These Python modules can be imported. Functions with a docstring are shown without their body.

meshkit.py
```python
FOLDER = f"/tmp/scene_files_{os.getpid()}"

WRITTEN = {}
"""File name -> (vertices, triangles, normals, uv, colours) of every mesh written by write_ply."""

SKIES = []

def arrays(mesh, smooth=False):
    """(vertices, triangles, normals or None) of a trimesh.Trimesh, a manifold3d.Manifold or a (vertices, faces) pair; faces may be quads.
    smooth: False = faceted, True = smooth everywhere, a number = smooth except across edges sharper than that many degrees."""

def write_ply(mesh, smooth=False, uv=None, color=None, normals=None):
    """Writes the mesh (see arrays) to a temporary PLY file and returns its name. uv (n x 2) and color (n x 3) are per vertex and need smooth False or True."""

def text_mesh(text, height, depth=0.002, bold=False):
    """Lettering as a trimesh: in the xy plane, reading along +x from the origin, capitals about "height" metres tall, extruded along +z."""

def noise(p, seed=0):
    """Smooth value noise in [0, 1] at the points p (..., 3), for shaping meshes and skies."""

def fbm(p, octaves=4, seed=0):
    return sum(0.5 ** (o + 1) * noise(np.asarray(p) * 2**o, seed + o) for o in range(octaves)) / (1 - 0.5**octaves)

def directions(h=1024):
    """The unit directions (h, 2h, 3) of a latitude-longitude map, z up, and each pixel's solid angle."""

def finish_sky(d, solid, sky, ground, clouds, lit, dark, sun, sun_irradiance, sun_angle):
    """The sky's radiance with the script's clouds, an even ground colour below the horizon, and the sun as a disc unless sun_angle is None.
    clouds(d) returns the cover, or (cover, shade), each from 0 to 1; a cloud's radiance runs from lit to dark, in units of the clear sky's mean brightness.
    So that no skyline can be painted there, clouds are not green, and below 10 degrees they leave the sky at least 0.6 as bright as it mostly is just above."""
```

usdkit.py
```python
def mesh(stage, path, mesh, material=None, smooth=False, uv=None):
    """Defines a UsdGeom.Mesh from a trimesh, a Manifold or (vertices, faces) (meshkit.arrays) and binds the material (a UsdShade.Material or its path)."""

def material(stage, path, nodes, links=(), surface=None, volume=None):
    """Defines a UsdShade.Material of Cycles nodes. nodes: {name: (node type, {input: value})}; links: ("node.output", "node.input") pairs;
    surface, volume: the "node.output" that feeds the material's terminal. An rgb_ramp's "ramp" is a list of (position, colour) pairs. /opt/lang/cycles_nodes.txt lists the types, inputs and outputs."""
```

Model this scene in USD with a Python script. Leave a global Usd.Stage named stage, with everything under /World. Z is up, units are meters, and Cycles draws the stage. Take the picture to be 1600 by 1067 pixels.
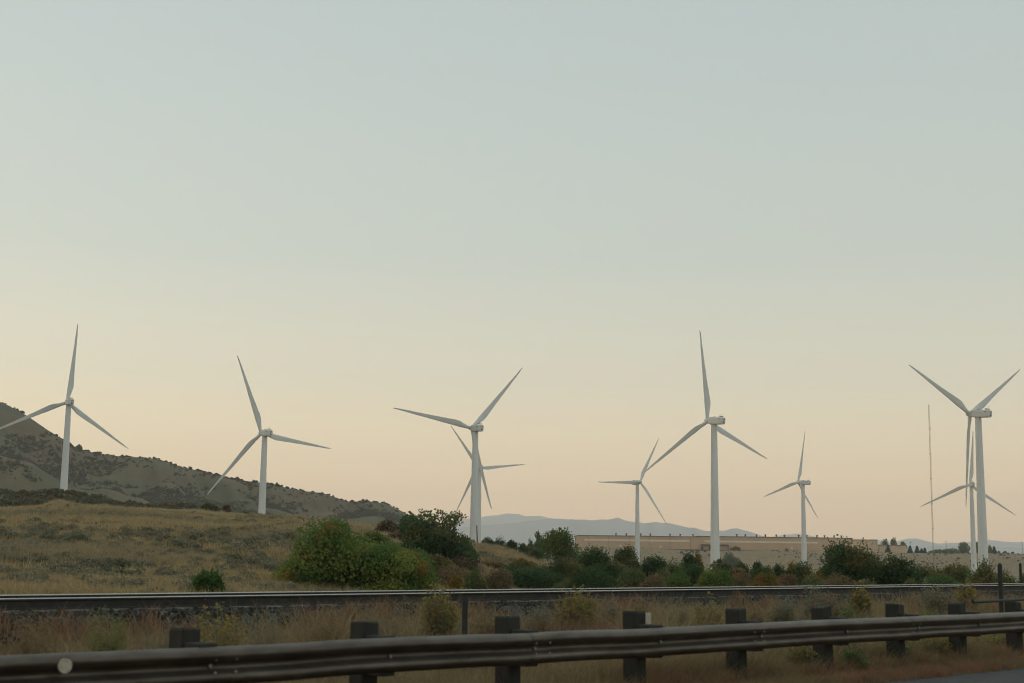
import math
import numpy as np
import trimesh
import usdkit
from pxr import Usd, UsdGeom, UsdLux, UsdShade, Gf, Vt
from scipy.interpolate import PchipInterpolator, RegularGridInterpolator

# ------------------------------------------------------------------ stage, camera, sky, sun, exposure
stage = Usd.Stage.CreateInMemory()
UsdGeom.SetStageUpAxis(stage, UsdGeom.Tokens.z)
UsdGeom.SetStageMetersPerUnit(stage, 1.0)
UsdGeom.Xform.Define(stage, '/World')

F, CX, CY, HY, ROLL = 2222.0, 800.0, 533.5, 868.0, 0.013      # pixels of the 1600 x 1067 photograph
PITCH = math.atan((HY - CY) / F)
C = np.array([0.0, 0.0, 1.51])
FW = np.array([0, math.cos(PITCH), math.sin(PITCH)])
UP0 = np.array([0, -math.sin(PITCH), math.cos(PITCH)])
R0 = np.array([1.0, 0, 0])
RT = math.cos(ROLL) * R0 + math.sin(ROLL) * UP0
UP = math.cos(ROLL) * UP0 - math.sin(ROLL) * R0
cam = UsdGeom.Camera.Define(stage, '/World/camera')
cam.CreateHorizontalApertureAttr(36.0)
cam.CreateVerticalApertureAttr(24.0)
cam.CreateFocalLengthAttr(36.0 * F / 1600.0)
cam.CreateClippingRangeAttr(Gf.Vec2f(0.1, 100000.0))
cam.AddTransformOp().Set(Gf.Matrix4d(*RT, 0, *UP, 0, *(-FW), 0, *C, 1))
cam.CreateExposureAttr(1.8)
cam.CreateFStopAttr(2.8)
cam.CreateFocusDistanceAttr(500.0)

SUN_EL, SUN_AZ = math.radians(3.0), math.radians(-68.0)        # azimuth from +y towards +x
SKY_RAMP = [(0.0, (3.7, 2.28, 1.06)), (0.035, (3.35, 2.14, 1.10)), (0.066, (2.25, 1.71, 1.10)), (0.12, (1.60, 1.43, 1.12)),
            (0.206, (1.18, 1.25, 1.12)), (0.36, (1.05, 1.17, 1.12)), (0.6, (1.05, 1.17, 1.12)), (1.0, (1.05, 1.17, 1.12))]
RS = 4.5
skym = usdkit.material(stage, '/World/Looks/sky_air', {
    'sky': ('sky_texture', {'sky_type': 'single_scattering', 'sun_disc': False, 'sun_elevation': SUN_EL, 'sun_rotation': SUN_AZ,
                            'aerosol_density': 2.0, 'ozone_density': 1.0}),
    'tc': ('texture_coordinate', {}), 'xyz': ('separate_xyz', {}),
    'ramp': ('rgb_ramp', {'ramp': [(p, tuple(c / RS for c in col)) for p, col in SKY_RAMP]}),
    'gain': ('mix', {'mix_type': 'multiply', 'fac': 1.0, 'color2': (RS, RS, RS)}),
    'veil': ('mix', {'mix_type': 'mix', 'fac': 0.80}),
    'bg': ('background_shader', {'strength': 0.15})},
    [('tc.generated', 'xyz.vector'), ('xyz.z', 'ramp.fac'), ('ramp.color', 'gain.color1'), ('sky.color', 'veil.color1'),
     ('gain.color', 'veil.color2'), ('veil.color', 'bg.color')], surface='bg.background')
dome = UsdLux.DomeLight.Define(stage, '/World/sky')
UsdShade.MaterialBindingAPI.Apply(dome.GetPrim()).Bind(skym)
dome.GetPrim().SetCustomDataByKey('kind', 'structure')
sun = UsdLux.DistantLight.Define(stage, '/World/sun')
sun.CreateIntensityAttr(0.05)
sun.CreateAngleAttr(10.0)
sun.CreateNormalizeAttr(True)
sun.CreateColorAttr(Gf.Vec3f(1.0, 0.8, 0.6))
sd = np.array([math.sin(SUN_AZ) * math.cos(SUN_EL), math.cos(SUN_AZ) * math.cos(SUN_EL), math.sin(SUN_EL)])   # towards the sun
zx = np.cross([0, 0, 1.0], sd); zx /= np.linalg.norm(zx); zy = np.cross(sd, zx)
sun.AddTransformOp().Set(Gf.Matrix4d(*zx, 0, *zy, 0, *sd, 0, 0, 0, 0, 1))

# ------------------------------------------------------------------ helpers
USED = {}
def numbered(path):
    n = USED.get(path, -1) + 1
    USED[path] = n
    return path if n == 0 else '%s_%03d' % (path, n)

def tag(prim, label=None, cat=None, group=None, kind=None):
    prim = prim.GetPrim() if hasattr(prim, 'GetPrim') else prim
    for k, v in (('label', label), ('category', cat), ('group', group), ('kind', kind)):
        if v:
            prim.SetCustomDataByKey(k, v)
    return prim

def thing(name, label, cat, loc=(0, 0, 0), group=None):
    x = UsdGeom.Xform.Define(stage, numbered('/World/' + name))
    x.AddTranslateOp().Set(Gf.Vec3d(*map(float, loc)))
    return tag(x, label, cat, group)

def obj(name, mesh, mat, parent=None, smooth=False, label=None):
    base = str(parent.GetPath()) if parent is not None else '/World'
    m = usdkit.mesh(stage, numbered(base + '/' + name), mesh, mat, smooth=smooth)
    if label:
        m.GetPrim().SetCustomDataByKey('label', label)
    return m.GetPrim()

def ray(px, py):
    return FW + RT * (px - CX) / F - UP * (py - CY) / F

def at(px, py, Y):
    """The point at depth Y (metres ahead) seen at a pixel of the photograph."""
    d = ray(px, py)
    return C + d * (Y / d[1])

def on_plane(px, py, z):
    d = ray(px, py)
    return C + d * ((z - C[2]) / d[2])

def horizon(px):
    return HY + ROLL * (px - CX)

def join(*ms):
    return trimesh.util.concatenate([m for m in ms])

def box(sx, sy, sz, c=(0, 0, 0), bevel=0.0):
    if bevel <= 0:
        b = trimesh.creation.box((sx, sy, sz))
    else:
        x, y, z, e = sx / 2, sy / 2, sz / 2, bevel
        pts = [(i * (x - e * (a != 0)), j * (y - e * (a != 1)), k * (z - e * (a != 2))) for i in (-1, 1) for j in (-1, 1) for k in (-1, 1) for a in range(3)]
        b = trimesh.Trimesh(np.array(pts)).convex_hull
    b.apply_translation(c)
    return b

def tube(points, radii, n=8, caps=True):
    P = np.asarray(points, float); r = np.broadcast_to(np.asarray(radii, float), (len(P),))
    T = np.gradient(P, axis=0); T /= np.linalg.norm(T, axis=1, keepdims=True) + 1e-12
    ref = np.array([0, 0, 1.0]) if abs(T[0, 2]) < 0.9 else np.array([1.0, 0, 0])
    V = []
    for p, t, q in zip(P, T, r):
        a = np.cross(t, ref); a /= np.linalg.norm(a) + 1e-12; b = np.cross(t, a)
        ang = np.arange(n) * 2 * math.pi / n
        V.append(p + q * (np.cos(ang)[:, None] * a - np.sin(ang)[:, None] * b))
    V = np.vstack(V); Fc = []
    for i in range(len(P) - 1):
        for k in range(n):
            a, b = i * n + k, i * n + (k + 1) % n
            Fc += [(a, b, b + n), (a, b + n, a + n)]
    if caps:
        V = np.vstack([V, P[0], P[-1]]); c0, c1 = len(V) - 2, len(V) - 1
        for k in range(n):
            Fc += [(c0, (k + 1) % n, k), (c1, (len(P) - 1) * n + k, (len(P) - 1) * n + (k + 1) % n)]
    m = trimesh.Trimesh(V, Fc, process=False)
    return m

def vnoise(x, y, seed=0):
    """Smooth value noise on the plane, -1 to 1."""
    x = np.asarray(x, float); y = np.asarray(y, float)
    xi, yi = np.floor(x).astype(np.int64), np.floor(y).astype(np.int64)
    fx, fy = x - xi, y - yi
    fx, fy = fx * fx * fx * (fx * (fx * 6 - 15) + 10), fy * fy * fy * (fy * (fy * 6 - 15) + 10)
    def h(i, j):
        n = (i * 374761393 + j * 668265263 + seed * 1442695041) & 0xffffffff
        n = ((n ^ (n >> 13)) * 1274126177) & 0xffffffff
        return ((n ^ (n >> 16)) & 0xffff) / 32767.5 - 1
    return (h(xi, yi) * (1 - fx) + h(xi + 1, yi) * fx) * (1 - fy) + (h(xi, yi + 1) * (1 - fx) + h(xi + 1, yi + 1) * fx) * fy

def fbm(x, y, oct=4, seed=0):
    s, a = 0, 1.0
    for o in range(oct):
        s = s + a * vnoise(x * 2 ** o + 17.3 * o, y * 2 ** o - 9.1 * o, seed + o); a *= 0.5
    return s

def smooth(a, b, x):
    t = np.clip((x - a) / (b - a), 0, 1)
    return t * t * (3 - 2 * t)

# ------------------------------------------------------------------ materials
def plain(name, col, rough=0.7, var=0.0, scale=3.0, metal=0.0, bump=0.0, bscale=40.0, spec=0.4, dirt=None, stretch=(1, 1, 1), coords='position'):
    n = {'g': ('geometry', {}), 'map': ('mapping', {'scale': stretch}), 'n': ('noise_texture', {'scale': scale, 'detail': 5.0, 'roughness': 0.6}),
         'p': ('principled_bsdf', {'roughness': rough, 'metallic': metal, 'specular_ior_level': spec})}
    c = np.array(col)
    lo, hi = tuple(c * (1 - var)), tuple(np.array(dirt) if dirt else c * (1 + var))
    n['r'] = ('rgb_ramp', {'ramp': [(0.3, lo if not dirt else tuple(c)), (0.7, hi)]})
    l = [('g.position', 'map.vector'), ('map.vector', 'n.vector'), ('n.fac', 'r.fac'), ('r.color', 'p.base_color')]
    if bump:
        n['bn'] = ('noise_texture', {'scale': bscale, 'detail': 4.0}); n['b'] = ('bump', {'strength': bump, 'distance': 0.02})
        l += [('map.vector', 'bn.vector'), ('bn.fac', 'b.height'), ('b.normal', 'p.normal')]
    return usdkit.material(stage, '/World/Looks/' + name, n, l, surface='p.BSDF')

def leafy(name, cols, patch=None, patch_amt=0.5, pscale=0.8, trans=0.42, src='island'):
    """Leaves: a colour per leaf (or per copy), larger patches of another tone, light through the leaf."""
    n = {'g': ('geometry', {}), 'oi': ('object_info', {}), 'r': ('rgb_ramp', {'ramp': [(i / (len(cols) - 1), c) for i, c in enumerate(cols)]}),
         'pn': ('noise_texture', {'scale': pscale, 'detail': 3.0}), 'pr': ('map_range', {'from_min': 0.48, 'from_max': 0.66, 'to_min': 0.0, 'to_max': patch_amt, 'clamp': True}),
         'mx': ('mix', {'mix_type': 'mix', 'color2': patch or cols[-1]}),
         'd': ('diffuse_bsdf', {}), 't': ('translucent_bsdf', {}), 'm': ('mix_closure', {'fac': trans})}
    l = [('g.random_per_island' if src == 'island' else 'oi.random', 'r.fac'), ('g.position', 'pn.vector'), ('pn.fac', 'pr.value'), ('pr.result', 'mx.fac'),
         ('r.color', 'mx.color1'), ('mx.color', 'd.color'), ('mx.color', 't.color'), ('d.BSDF', 'm.closure1'), ('t.BSDF', 'm.closure2')]
    return usdkit.material(stage, '/World/Looks/' + name, n, l, surface='m.closure')

M = {}
M['turbine'] = plain('turbine_white', (0.62, 0.63, 0.62), 0.45, 0.05, 0.25, dirt=(0.55, 0.56, 0.55), stretch=(1, 1, 0.15))
M['turbine_dark'] = plain('turbine_dark', (0.05, 0.055, 0.05), 0.6)
M['turbine_grey'] = plain('turbine_grey', (0.22, 0.2, 0.17), 0.6)
M['steel'] = plain('weathered_steel', (0.135, 0.116, 0.096), 0.42, 0.3, 2.0, metal=0.9, bump=0.15, bscale=60, dirt=(0.062, 0.050, 0.040), stretch=(1, 1, 4))
M['wood'] = plain('creosote_wood', (0.022, 0.022, 0.018), 0.85, 0.35, 6.0, bump=0.4, bscale=25, stretch=(6, 6, 0.8))
M['bolt'] = plain('bolt_steel', (0.2, 0.19, 0.17), 0.4, metal=0.6)
M['reflector'] = plain('reflector_white', (0.36, 0.33, 0.26), 0.5, 0.25, 30)
M['railhead'] = plain('polished_rail', (0.46, 0.45, 0.42), 0.28, 0.05, 4, metal=1.0)
M['railside'] = plain('rusty_rail', (0.022, 0.02, 0.018), 0.8, 0.3, 5)
M['tie'] = plain('concrete_tie', (0.11, 0.10, 0.085), 0.9, 0.25, 3)
M['ballast'] = plain('ballast_bed', (0.04, 0.042, 0.039), 0.95, 0.5, 9.0, bump=1.0, bscale=18)
M['stone'] = leafy('ballast_stones', [(0.02, 0.024, 0.022), (0.04, 0.044, 0.04), (0.07, 0.072, 0.066), (0.035, 0.032, 0.028)], trans=0.0, src='object')
M['asphalt'] = plain('asphalt', (0.055, 0.056, 0.055), 0.9, 0.25, 4.0, bump=0.5, bscale=120)
M['metalpost'] = plain('painted_post', (0.02, 0.024, 0.021), 0.7, 0.25, 8)
M['wall'] = plain('tan_wall', (0.48, 0.325, 0.205), 0.9, 0.06, 0.05, stretch=(1, 1, 0.2))
M['wall_pale'] = plain('pale_panel', (0.66, 0.57, 0.43), 0.8, 0.08, 0.2)
M['wall_rib'] = plain('ribbed_wall', (0.6, 0.44, 0.28), 0.8, 0.1, 0.3)
M['roofdark'] = plain('dark_trim', (0.09, 0.08, 0.07), 0.8)
M['lampwhite'] = plain('white_globe', (0.75, 0.75, 0.72), 0.4)
M['mastred'] = plain('mast_red', (0.24, 0.12, 0.09), 0.6)
M['mastwhite'] = plain('mast_white', (0.32, 0.29, 0.26), 0.6)
M['bark'] = plain('bark', (0.06, 0.05, 0.04), 0.9, 0.4, 6)
M['mountain'] = plain('mountain_rock', (0.28, 0.29, 0.28), 1.0, 0.04, 0.0012)
M['green'] = leafy('green_leaves', [(0.101, 0.168, 0.056), (0.129, 0.207, 0.063), (0.168, 0.241, 0.069), (0.224, 0.252, 0.073)], (0.336, 0.302, 0.073), 0.55, 0.55)
M['darkgreen'] = leafy('dark_leaves', [(0.073, 0.114, 0.056), (0.101, 0.141, 0.062), (0.146, 0.175, 0.072)], (0.226, 0.184, 0.084), 0.8, 0.5)
M['olive'] = leafy('olive_leaves', [(0.138, 0.171, 0.073), (0.187, 0.211, 0.084), (0.234, 0.234, 0.094)], (0.292, 0.211, 0.106), 0.6, 0.5)
M['midgreen'] = leafy('mid_leaves', [(0.112, 0.167, 0.067), (0.152, 0.216, 0.079), (0.208, 0.255, 0.092)], (0.287, 0.263, 0.079), 0.5, 0.4)
M['orange'] = leafy('orange_leaves', [(0.24, 0.16, 0.05), (0.36, 0.24, 0.06), (0.28, 0.23, 0.065)], (0.15, 0.17, 0.06), 0.8, 0.8)
M['red'] = leafy('red_leaves', [(0.176, 0.119, 0.082), (0.270, 0.150, 0.093), (0.203, 0.170, 0.102)], (0.135, 0.162, 0.093), 0.6, 0.5)
M['brownleaf'] = leafy('brown_leaves', [(0.210, 0.161, 0.095), (0.266, 0.196, 0.112), (0.182, 0.126, 0.084)], (0.294, 0.175, 0.105), 0.6, 0.6)
M['conifer'] = leafy('conifer_needles', [(0.046, 0.078, 0.062), (0.072, 0.104, 0.078)], None, 0.2)
M['sage'] = leafy('sagebrush_leaves', [(0.176, 0.189, 0.135), (0.243, 0.243, 0.176), (0.297, 0.277, 0.203)], (0.257, 0.196, 0.142), 0.6, 2.0)
M['rabbit'] = leafy('rabbitbrush_leaves', [(0.155, 0.176, 0.095), (0.203, 0.209, 0.111), (0.250, 0.236, 0.128)], (0.257, 0.189, 0.108), 0.5, 2.5)
M['yellow'] = leafy('rabbitbrush_flowers', [(0.300, 0.231, 0.075), (0.388, 0.294, 0.075), (0.250, 0.206, 0.094)], (0.213, 0.188, 0.100), 0.7, 3.0)
M['grass'] = leafy('dry_grass_blades', [(0.210, 0.166, 0.090), (0.284, 0.223, 0.122), (0.347, 0.275, 0.160), (0.179, 0.150, 0.075)], (0.231, 0.140, 0.085), 0.85, 0.35, 0.3, 'object')
M['redweed'] = leafy('red_brown_weeds', [(0.243, 0.134, 0.088), (0.309, 0.166, 0.105), (0.210, 0.144, 0.088)], (0.210, 0.186, 0.099), 0.8, 0.5, 0.3, 'object')
M['field'] = leafy('field_grass_blades', [(0.293, 0.224, 0.123), (0.389, 0.297, 0.158), (0.473, 0.362, 0.202), (0.237, 0.197, 0.115)], (0.217, 0.205, 0.145), 0.95, 0.05, 0.3, 'object')
M['fieldscrub'] = leafy('field_scrub_leaves', [(0.101, 0.119, 0.072), (0.224, 0.216, 0.154), (0.168, 0.167, 0.110), (0.269, 0.243, 0.176), (0.123, 0.135, 0.083)], (0.224, 0.184, 0.121), 0.6, 0.08, 0.3, 'object')
M['palegrass'] = leafy('pale_grass_blades', [(0.36, 0.30, 0.18), (0.44, 0.37, 0.23), (0.40, 0.33, 0.19)], (0.28, 0.24, 0.14), 0.6, 0.08, 0.3, 'object')
M['scrub'] = leafy('hill_scrub_leaves', [(0.115, 0.126, 0.079), (0.148, 0.152, 0.095), (0.134, 0.126, 0.079), (0.201, 0.126, 0.086)], (0.174, 0.132, 0.090), 0.6, 0.012, 0.2, 'object')

def ground_material():
    n = {'g': ('geometry', {}), 'x': ('separate_xyz', {}),
         'n1': ('noise_texture', {'scale': 0.9, 'detail': 8.0, 'roughness': 0.65}),
         'n2': ('noise_texture', {'scale': 0.045, 'detail': 6.0, 'roughness': 0.6}),
         'n3': ('noise_texture', {'scale': 0.009, 'detail': 8.0, 'roughness': 0.62}),
         'r1': ('rgb_ramp', {'ramp': [(0.3, (0.055, 0.048, 0.032)), (0.5, (0.085, 0.068, 0.043)), (0.7, (0.12, 0.093, 0.056))]}),
         'r2': ('rgb_ramp', {'ramp': [(0.35, (0.12, 0.115, 0.068)), (0.5, (0.21, 0.165, 0.085)), (0.68, (0.27, 0.215, 0.115))]}),
         'r3': ('rgb_ramp', {'ramp': [(0.30, (0.062, 0.07, 0.04)), (0.42, (0.085, 0.086, 0.048)), (0.52, (0.12, 0.10, 0.056)), (0.60, (0.11, 0.076, 0.046)), (0.66, (0.14, 0.112, 0.062)), (0.8, (0.20, 0.155, 0.085))]}),
         'r4': ('rgb_ramp', {'ramp': [(0.34, (0.13, 0.115, 0.07)), (0.45, (0.28, 0.20, 0.118)), (0.53, (0.17, 0.142, 0.088)), (0.60, (0.32, 0.225, 0.13)), (0.70, (0.40, 0.28, 0.165))]}),
         'fy': ('map_range', {'from_min': 24.0, 'from_max': 60.0, 'clamp': True}),
         'fh': ('map_range', {'from_min': 255.0, 'from_max': 300.0, 'clamp': True}),
         'fm': ('map_range', {'from_min': -60.0, 'from_max': 60.0, 'clamp': True}),
         'm12': ('mix', {}), 'mhm': ('mix', {}), 'mall': ('mix', {}),
         'sp': ('noise_texture', {'scale': 0.12, 'detail': 6.0, 'roughness': 0.7}),
         'spr': ('map_range', {'from_min': 0.56, 'from_max': 0.64, 'to_max': 0.5, 'clamp': True}),
         'spm': ('mix', {'color2': (0.08, 0.082, 0.052)}),
         'b': ('bump', {'strength': 0.6, 'distance': 0.15}), 'p': ('principled_bsdf', {'roughness': 1.0, 'specular_ior_level': 0.1})}
    l = [('g.position', 'x.vector')] + [('g.position', k + '.vector') for k in ('n1', 'n2', 'n3', 'sp')] + [
        ('n1.fac', 'r1.fac'), ('n2.fac', 'r2.fac'), ('n3.fac', 'r3.fac'), ('sp.fac', 'r4.fac'), ('x.y', 'fy.value'), ('x.y', 'fh.value'), ('x.x', 'fm.value'),
        ('fy.result', 'm12.fac'), ('r1.color', 'm12.color1'), ('r2.color', 'm12.color2'), ('fm.result', 'mhm.fac'), ('r3.color', 'mhm.color1'), ('r4.color', 'mhm.color2'),
        ('fh.result', 'mall.fac'), ('m12.color', 'mall.color1'), ('mhm.color', 'mall.color2'), ('sp.fac', 'spr.value'), ('spr.result', 'spm.fac'), ('mall.color', 'spm.color1'),
        ('spm.color', 'p.base_color'), ('n1.fac', 'b.height'), ('b.normal', 'p.normal')]
    return usdkit.material(stage, '/World/Looks/dry_ground', n, l, surface='p.BSDF')
M['ground'] = ground_material()

# ------------------------------------------------------------------ the corridor: guardrail line, railway line
GA, GB = on_plane(0, 1023, 0.75), on_plane(1600, 955, 0.75)
GD = (GB - GA)[:2]; GD /= np.linalg.norm(GD)                 # along the guardrail, away to the right
GN = np.array([-GD[1], GD[0]])                               # across it, away from the road
RD = np.array([math.cos(math.radians(46.7)), math.sin(math.radians(46.7))])
RN = np.array([-RD[1], RD[0]])
RC = np.array([0.1, 29.9])                                   # a point of the track's centre line
RAIL_TOP = 0.81

def g_of(x, y):
    return (x - GA[0]) * GN[0] + (y - GA[1]) * GN[1]

def v_of(x, y):
    return (x - RC[0]) * RN[0] + (y - RC[1]) * RN[1]

# ------------------------------------------------------------------ terrain
SIL = [(-900, 470), (-500, 520), (-250, 565), (-60, 612), (0, 636), (30, 652), (60, 672), (90, 690), (110, 702), (150, 712), (200, 716), (240, 720), (280, 733), (330, 742),
       (370, 752), (420, 758), (470, 768), (500, 772), (540, 785), (580, 784), (600, 786), (620, 795), (640, 806), (660, 818), (690, 835), (730, 858), (780, 880)]
KN = [-900, -200, 0, 150, 300, 330, 400, 500, 600, 660, 700, 750, 800, 850, 900, 1000, 1200, 1400, 1600, 2600]
DEPTH = [90, 'crest', 290, 310, 365, 450, 790, 950, 1200, 1250, 1330, 1500, 2000, 3000, 6000, 20000]
def col(vals):
    return lambda px: np.interp(px, KN, vals)
def py2z(px, py, Y):
    return C[2] + (horizon(px) - py) / F * Y
Z1 = col([.4, .4, .4, .35, .3, .3, .25, .1, 0, -.1, -.15, -.2, -.2, -.2, -.2, -.3, -.3, -.3, -.3, -.3])
Z2 = col([2.6, 2.6, 2.6, 2.6, 2.5, 2.5, 2.5, 2.2, 1.8, 1.6, 1.4, 1.0, .4, -.1, -.6, -.8, -.6, -.5, -.3, -.3])
YC = col([200, 200, 200, 200, 200, 200, 200, 195, 180, 170, 160, 150, 145, 140, 140, 150, 150, 150, 150, 150])
PC = col([799, 802, 806, 809, 813, 815, 818, 823, 831, 840, 845, 852, 862, 880, 898, 912, 912, 914, 914, 914])
Z290 = col([6, 6, 6, 6, 6, 6, 5.5, 4.5, 3.5, 2.5, 1, -1, -3, -6, -9, -10, -10, -10, -10, -10])
Z365 = col([21, 18, 16.0, 14.2, 12.4, 7, 5.5, 4, 3, 1, 0, -2, -4, -7, -10, -11, -11, -11, -11, -11])
Z450 = col([19, 17, 15, 13.5, 10, 5, 2, 0, -2, -4, -6, -7, -8, -9, -11, -11, -11, -11, -11, -11])
Z790 = col([16, 12, 8, 6, -4, -8, -11, -11, -11, -11, -11, -11, -11, -11, -11, -11, -11, -11, -11, -11])
Z950 = col([40, 28, 18, 12, 2, 0, -3, -6, -9, -10, -11, -11, -11, -11, -11, -11, -11, -11, -11, -11])
def ridge_z(px):
    py = np.interp(px, [s[0] for s in SIL], [s[1] for s in SIL])
    return np.where(px < 780, np.maximum(py2z(px, py, 1500), -11), -11)
def column(px):
    mesa = smooth(800, 880, px)
    zr, z9 = ridge_z(px), Z950(px)
    Ys = [None, 90, float(YC(px)), 290, 310, 365, 450, 790, 950, 1200, 1250, 1330, 1500, 2000, 3000, 6000, 20000]
    mt = 9.6 * mesa - 11 * (1 - mesa)
    h = lambda f: z9 + f * (zr - z9)
    Zs = [float(Z1(px)), float(Z2(px)), py2z(px, float(PC(px)), float(YC(px))), float(Z290(px)), float(Z290(px)) + .3, float(Z365(px)), float(Z450(px)), float(Z790(px)), float(z9),
          float(h(.42)) if px < 800 else -11.5, float(h(.52)) if px < 800 else -11 * (1 - mesa) - 9.0 * mesa, float(h(.68)) if px < 800 else mt,
          float(zr) if px < 800 else mt, float(zr * .75) if px < 780 else mt, float(zr * .35 - 6) if px < 780 else mt, -16.0, -18.0]
    return Ys, Zs

def px_of_azimuth(a):
    """Column of the photograph whose horizon point lies at azimuth a (from +y towards +x)."""
    d = np.stack([np.sin(a), np.cos(a), 0 * a], -1)
    z = d @ FW
    return CX + F * (d @ RT) / np.maximum(z, 0.12)

FOVA = math.radians(21.5)
AZ = np.concatenate([np.linspace(-math.pi, -FOVA, 60)[:-1], np.linspace(-FOVA, FOVA, 600), np.linspace(FOVA, math.pi, 60)[1:]])
RR = np.concatenate([[0.01, 1.0], np.geomspace(2.0, 19500.0, 560)])
def build_height():
    H = np.zeros((len(AZ), len(RR)))
    for i, a in enumerate(AZ):
        ac = float(np.clip(a, -1.0, 1.0))
        px = float(np.clip(px_of_azimuth(np.array(ac)), -900, 2600))
        Ys, Zs = column(px)
        dx, dy = math.sin(ac), math.cos(ac)
        den = dx * RN[0] + dy * RN[1]                        # depth at which this azimuth leaves the railway
        rr = ((4.6 + RC[0] * RN[0] + RC[1] * RN[1]) / den) if den > 0.08 else 300.0
        y0 = min(rr * dy, 80.0)
        if y0 > 82:
            y0 = 82.0
        Ys[0] = y0
        p = PchipInterpolator(np.log(np.array(Ys) / dy), Zs)
        H[i] = p(np.log(np.clip(RR, y0 / dy, 20000 / dy)))
    X, Y = np.sin(AZ)[:, None] * RR, np.cos(AZ)[:, None] * RR
    far = smooth(600, 1000, RR)[None] * smooth(-4, 30, H)
    hillw = smooth(900, 1150, RR)[None] * smooth(0, 60, H) * (1 - smooth(1400, 1500, RR))[None]
    gul = np.abs(fbm((X * 0.8 + Y * 0.35) / 95.0, (Y - X * .4) / 420.0, 4, 11))
    H += hillw * (gul * 26 - 9) + far * (1 - smooth(1380, 1480, RR)[None] * 0.75) * fbm(X / 60, Y / 60, 4, 5) * 2.6
    bank = smooth(300, 318, RR)[None] * (1 - smooth(420, 520, RR))[None] * smooth(0, 6, H)
    H += bank * fbm(X / 16, Y / 16, 4, 21) * 1.0
    near = smooth(26, 60, RR)[None] * (1 - smooth(600, 900, RR))[None]
    H += near * (fbm(X / 22, Y / 22, 4, 3) * 0.30 + fbm(X / 5.1, Y / 5.1, 3, 9) * 0.13)
    PXA = px_of_azimuth(AZ)[:, None]
    crest = np.exp(-((RR - 196) / 24.0) ** 2)[None]
    for pc_, pw_, ph_ in ((88, 26, 1.15), (150, 34, .55), (35, 22, .3), (215, 30, .3), (300, 40, .25), (470, 50, .2)):
        H += crest * ph_ * np.exp(-((PXA - pc_) / pw_) ** 2)
    H += crest * fbm(X / 7, Y / 7, 3, 77) * .28 * (PXA < 760)
    mes = smooth(1100, 1250, RR)[None] * (1 - far) * smooth(-FOVA * .1, FOVA * .2, AZ)[:, None] * (1 - smooth(1400, 1500, RR))[None]
    H += mes * fbm(X / 40, Y / 25, 4, 31) * 0.8
    # corridor of road, verge and railway
    u, v = g_of(X, Y), v_of(X, Y)
    zc = np.interp(u, [-400, -60, -11, -10, -1.3, -0.4, 0.6, 2.5, 6.5], [-1.5, -.6, -.25, -.06, -.06, .0, -.02, -.12, -.16])
    zc = zc + smooth(0.2, 1.2, u) * (fbm(X / 1.3, Y / 1.3, 3, 41) * 0.05)
    w = smooth(3.2, 7.5, v)
    # behind and beside the camera the road side is level ground
    H = zc * (1 - w) + H * w
    return H
HG = build_height()
_hi = RegularGridInterpolator((AZ, np.log(RR)), HG, bounds_error=False, fill_value=None)
def hgt(x, y):
    x, y = np.asarray(x, float), np.asarray(y, float)
    return _hi(np.stack([np.arctan2(x, y), np.log(np.maximum(np.hypot(x, y), 0.01))], -1))
def gpt(px, Y):
    """The ground point in the direction of column px at depth Y."""
    p = at(px, horizon(px), Y)
    return np.array([p[0], Y, float(hgt(p[0], Y))])

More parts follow.
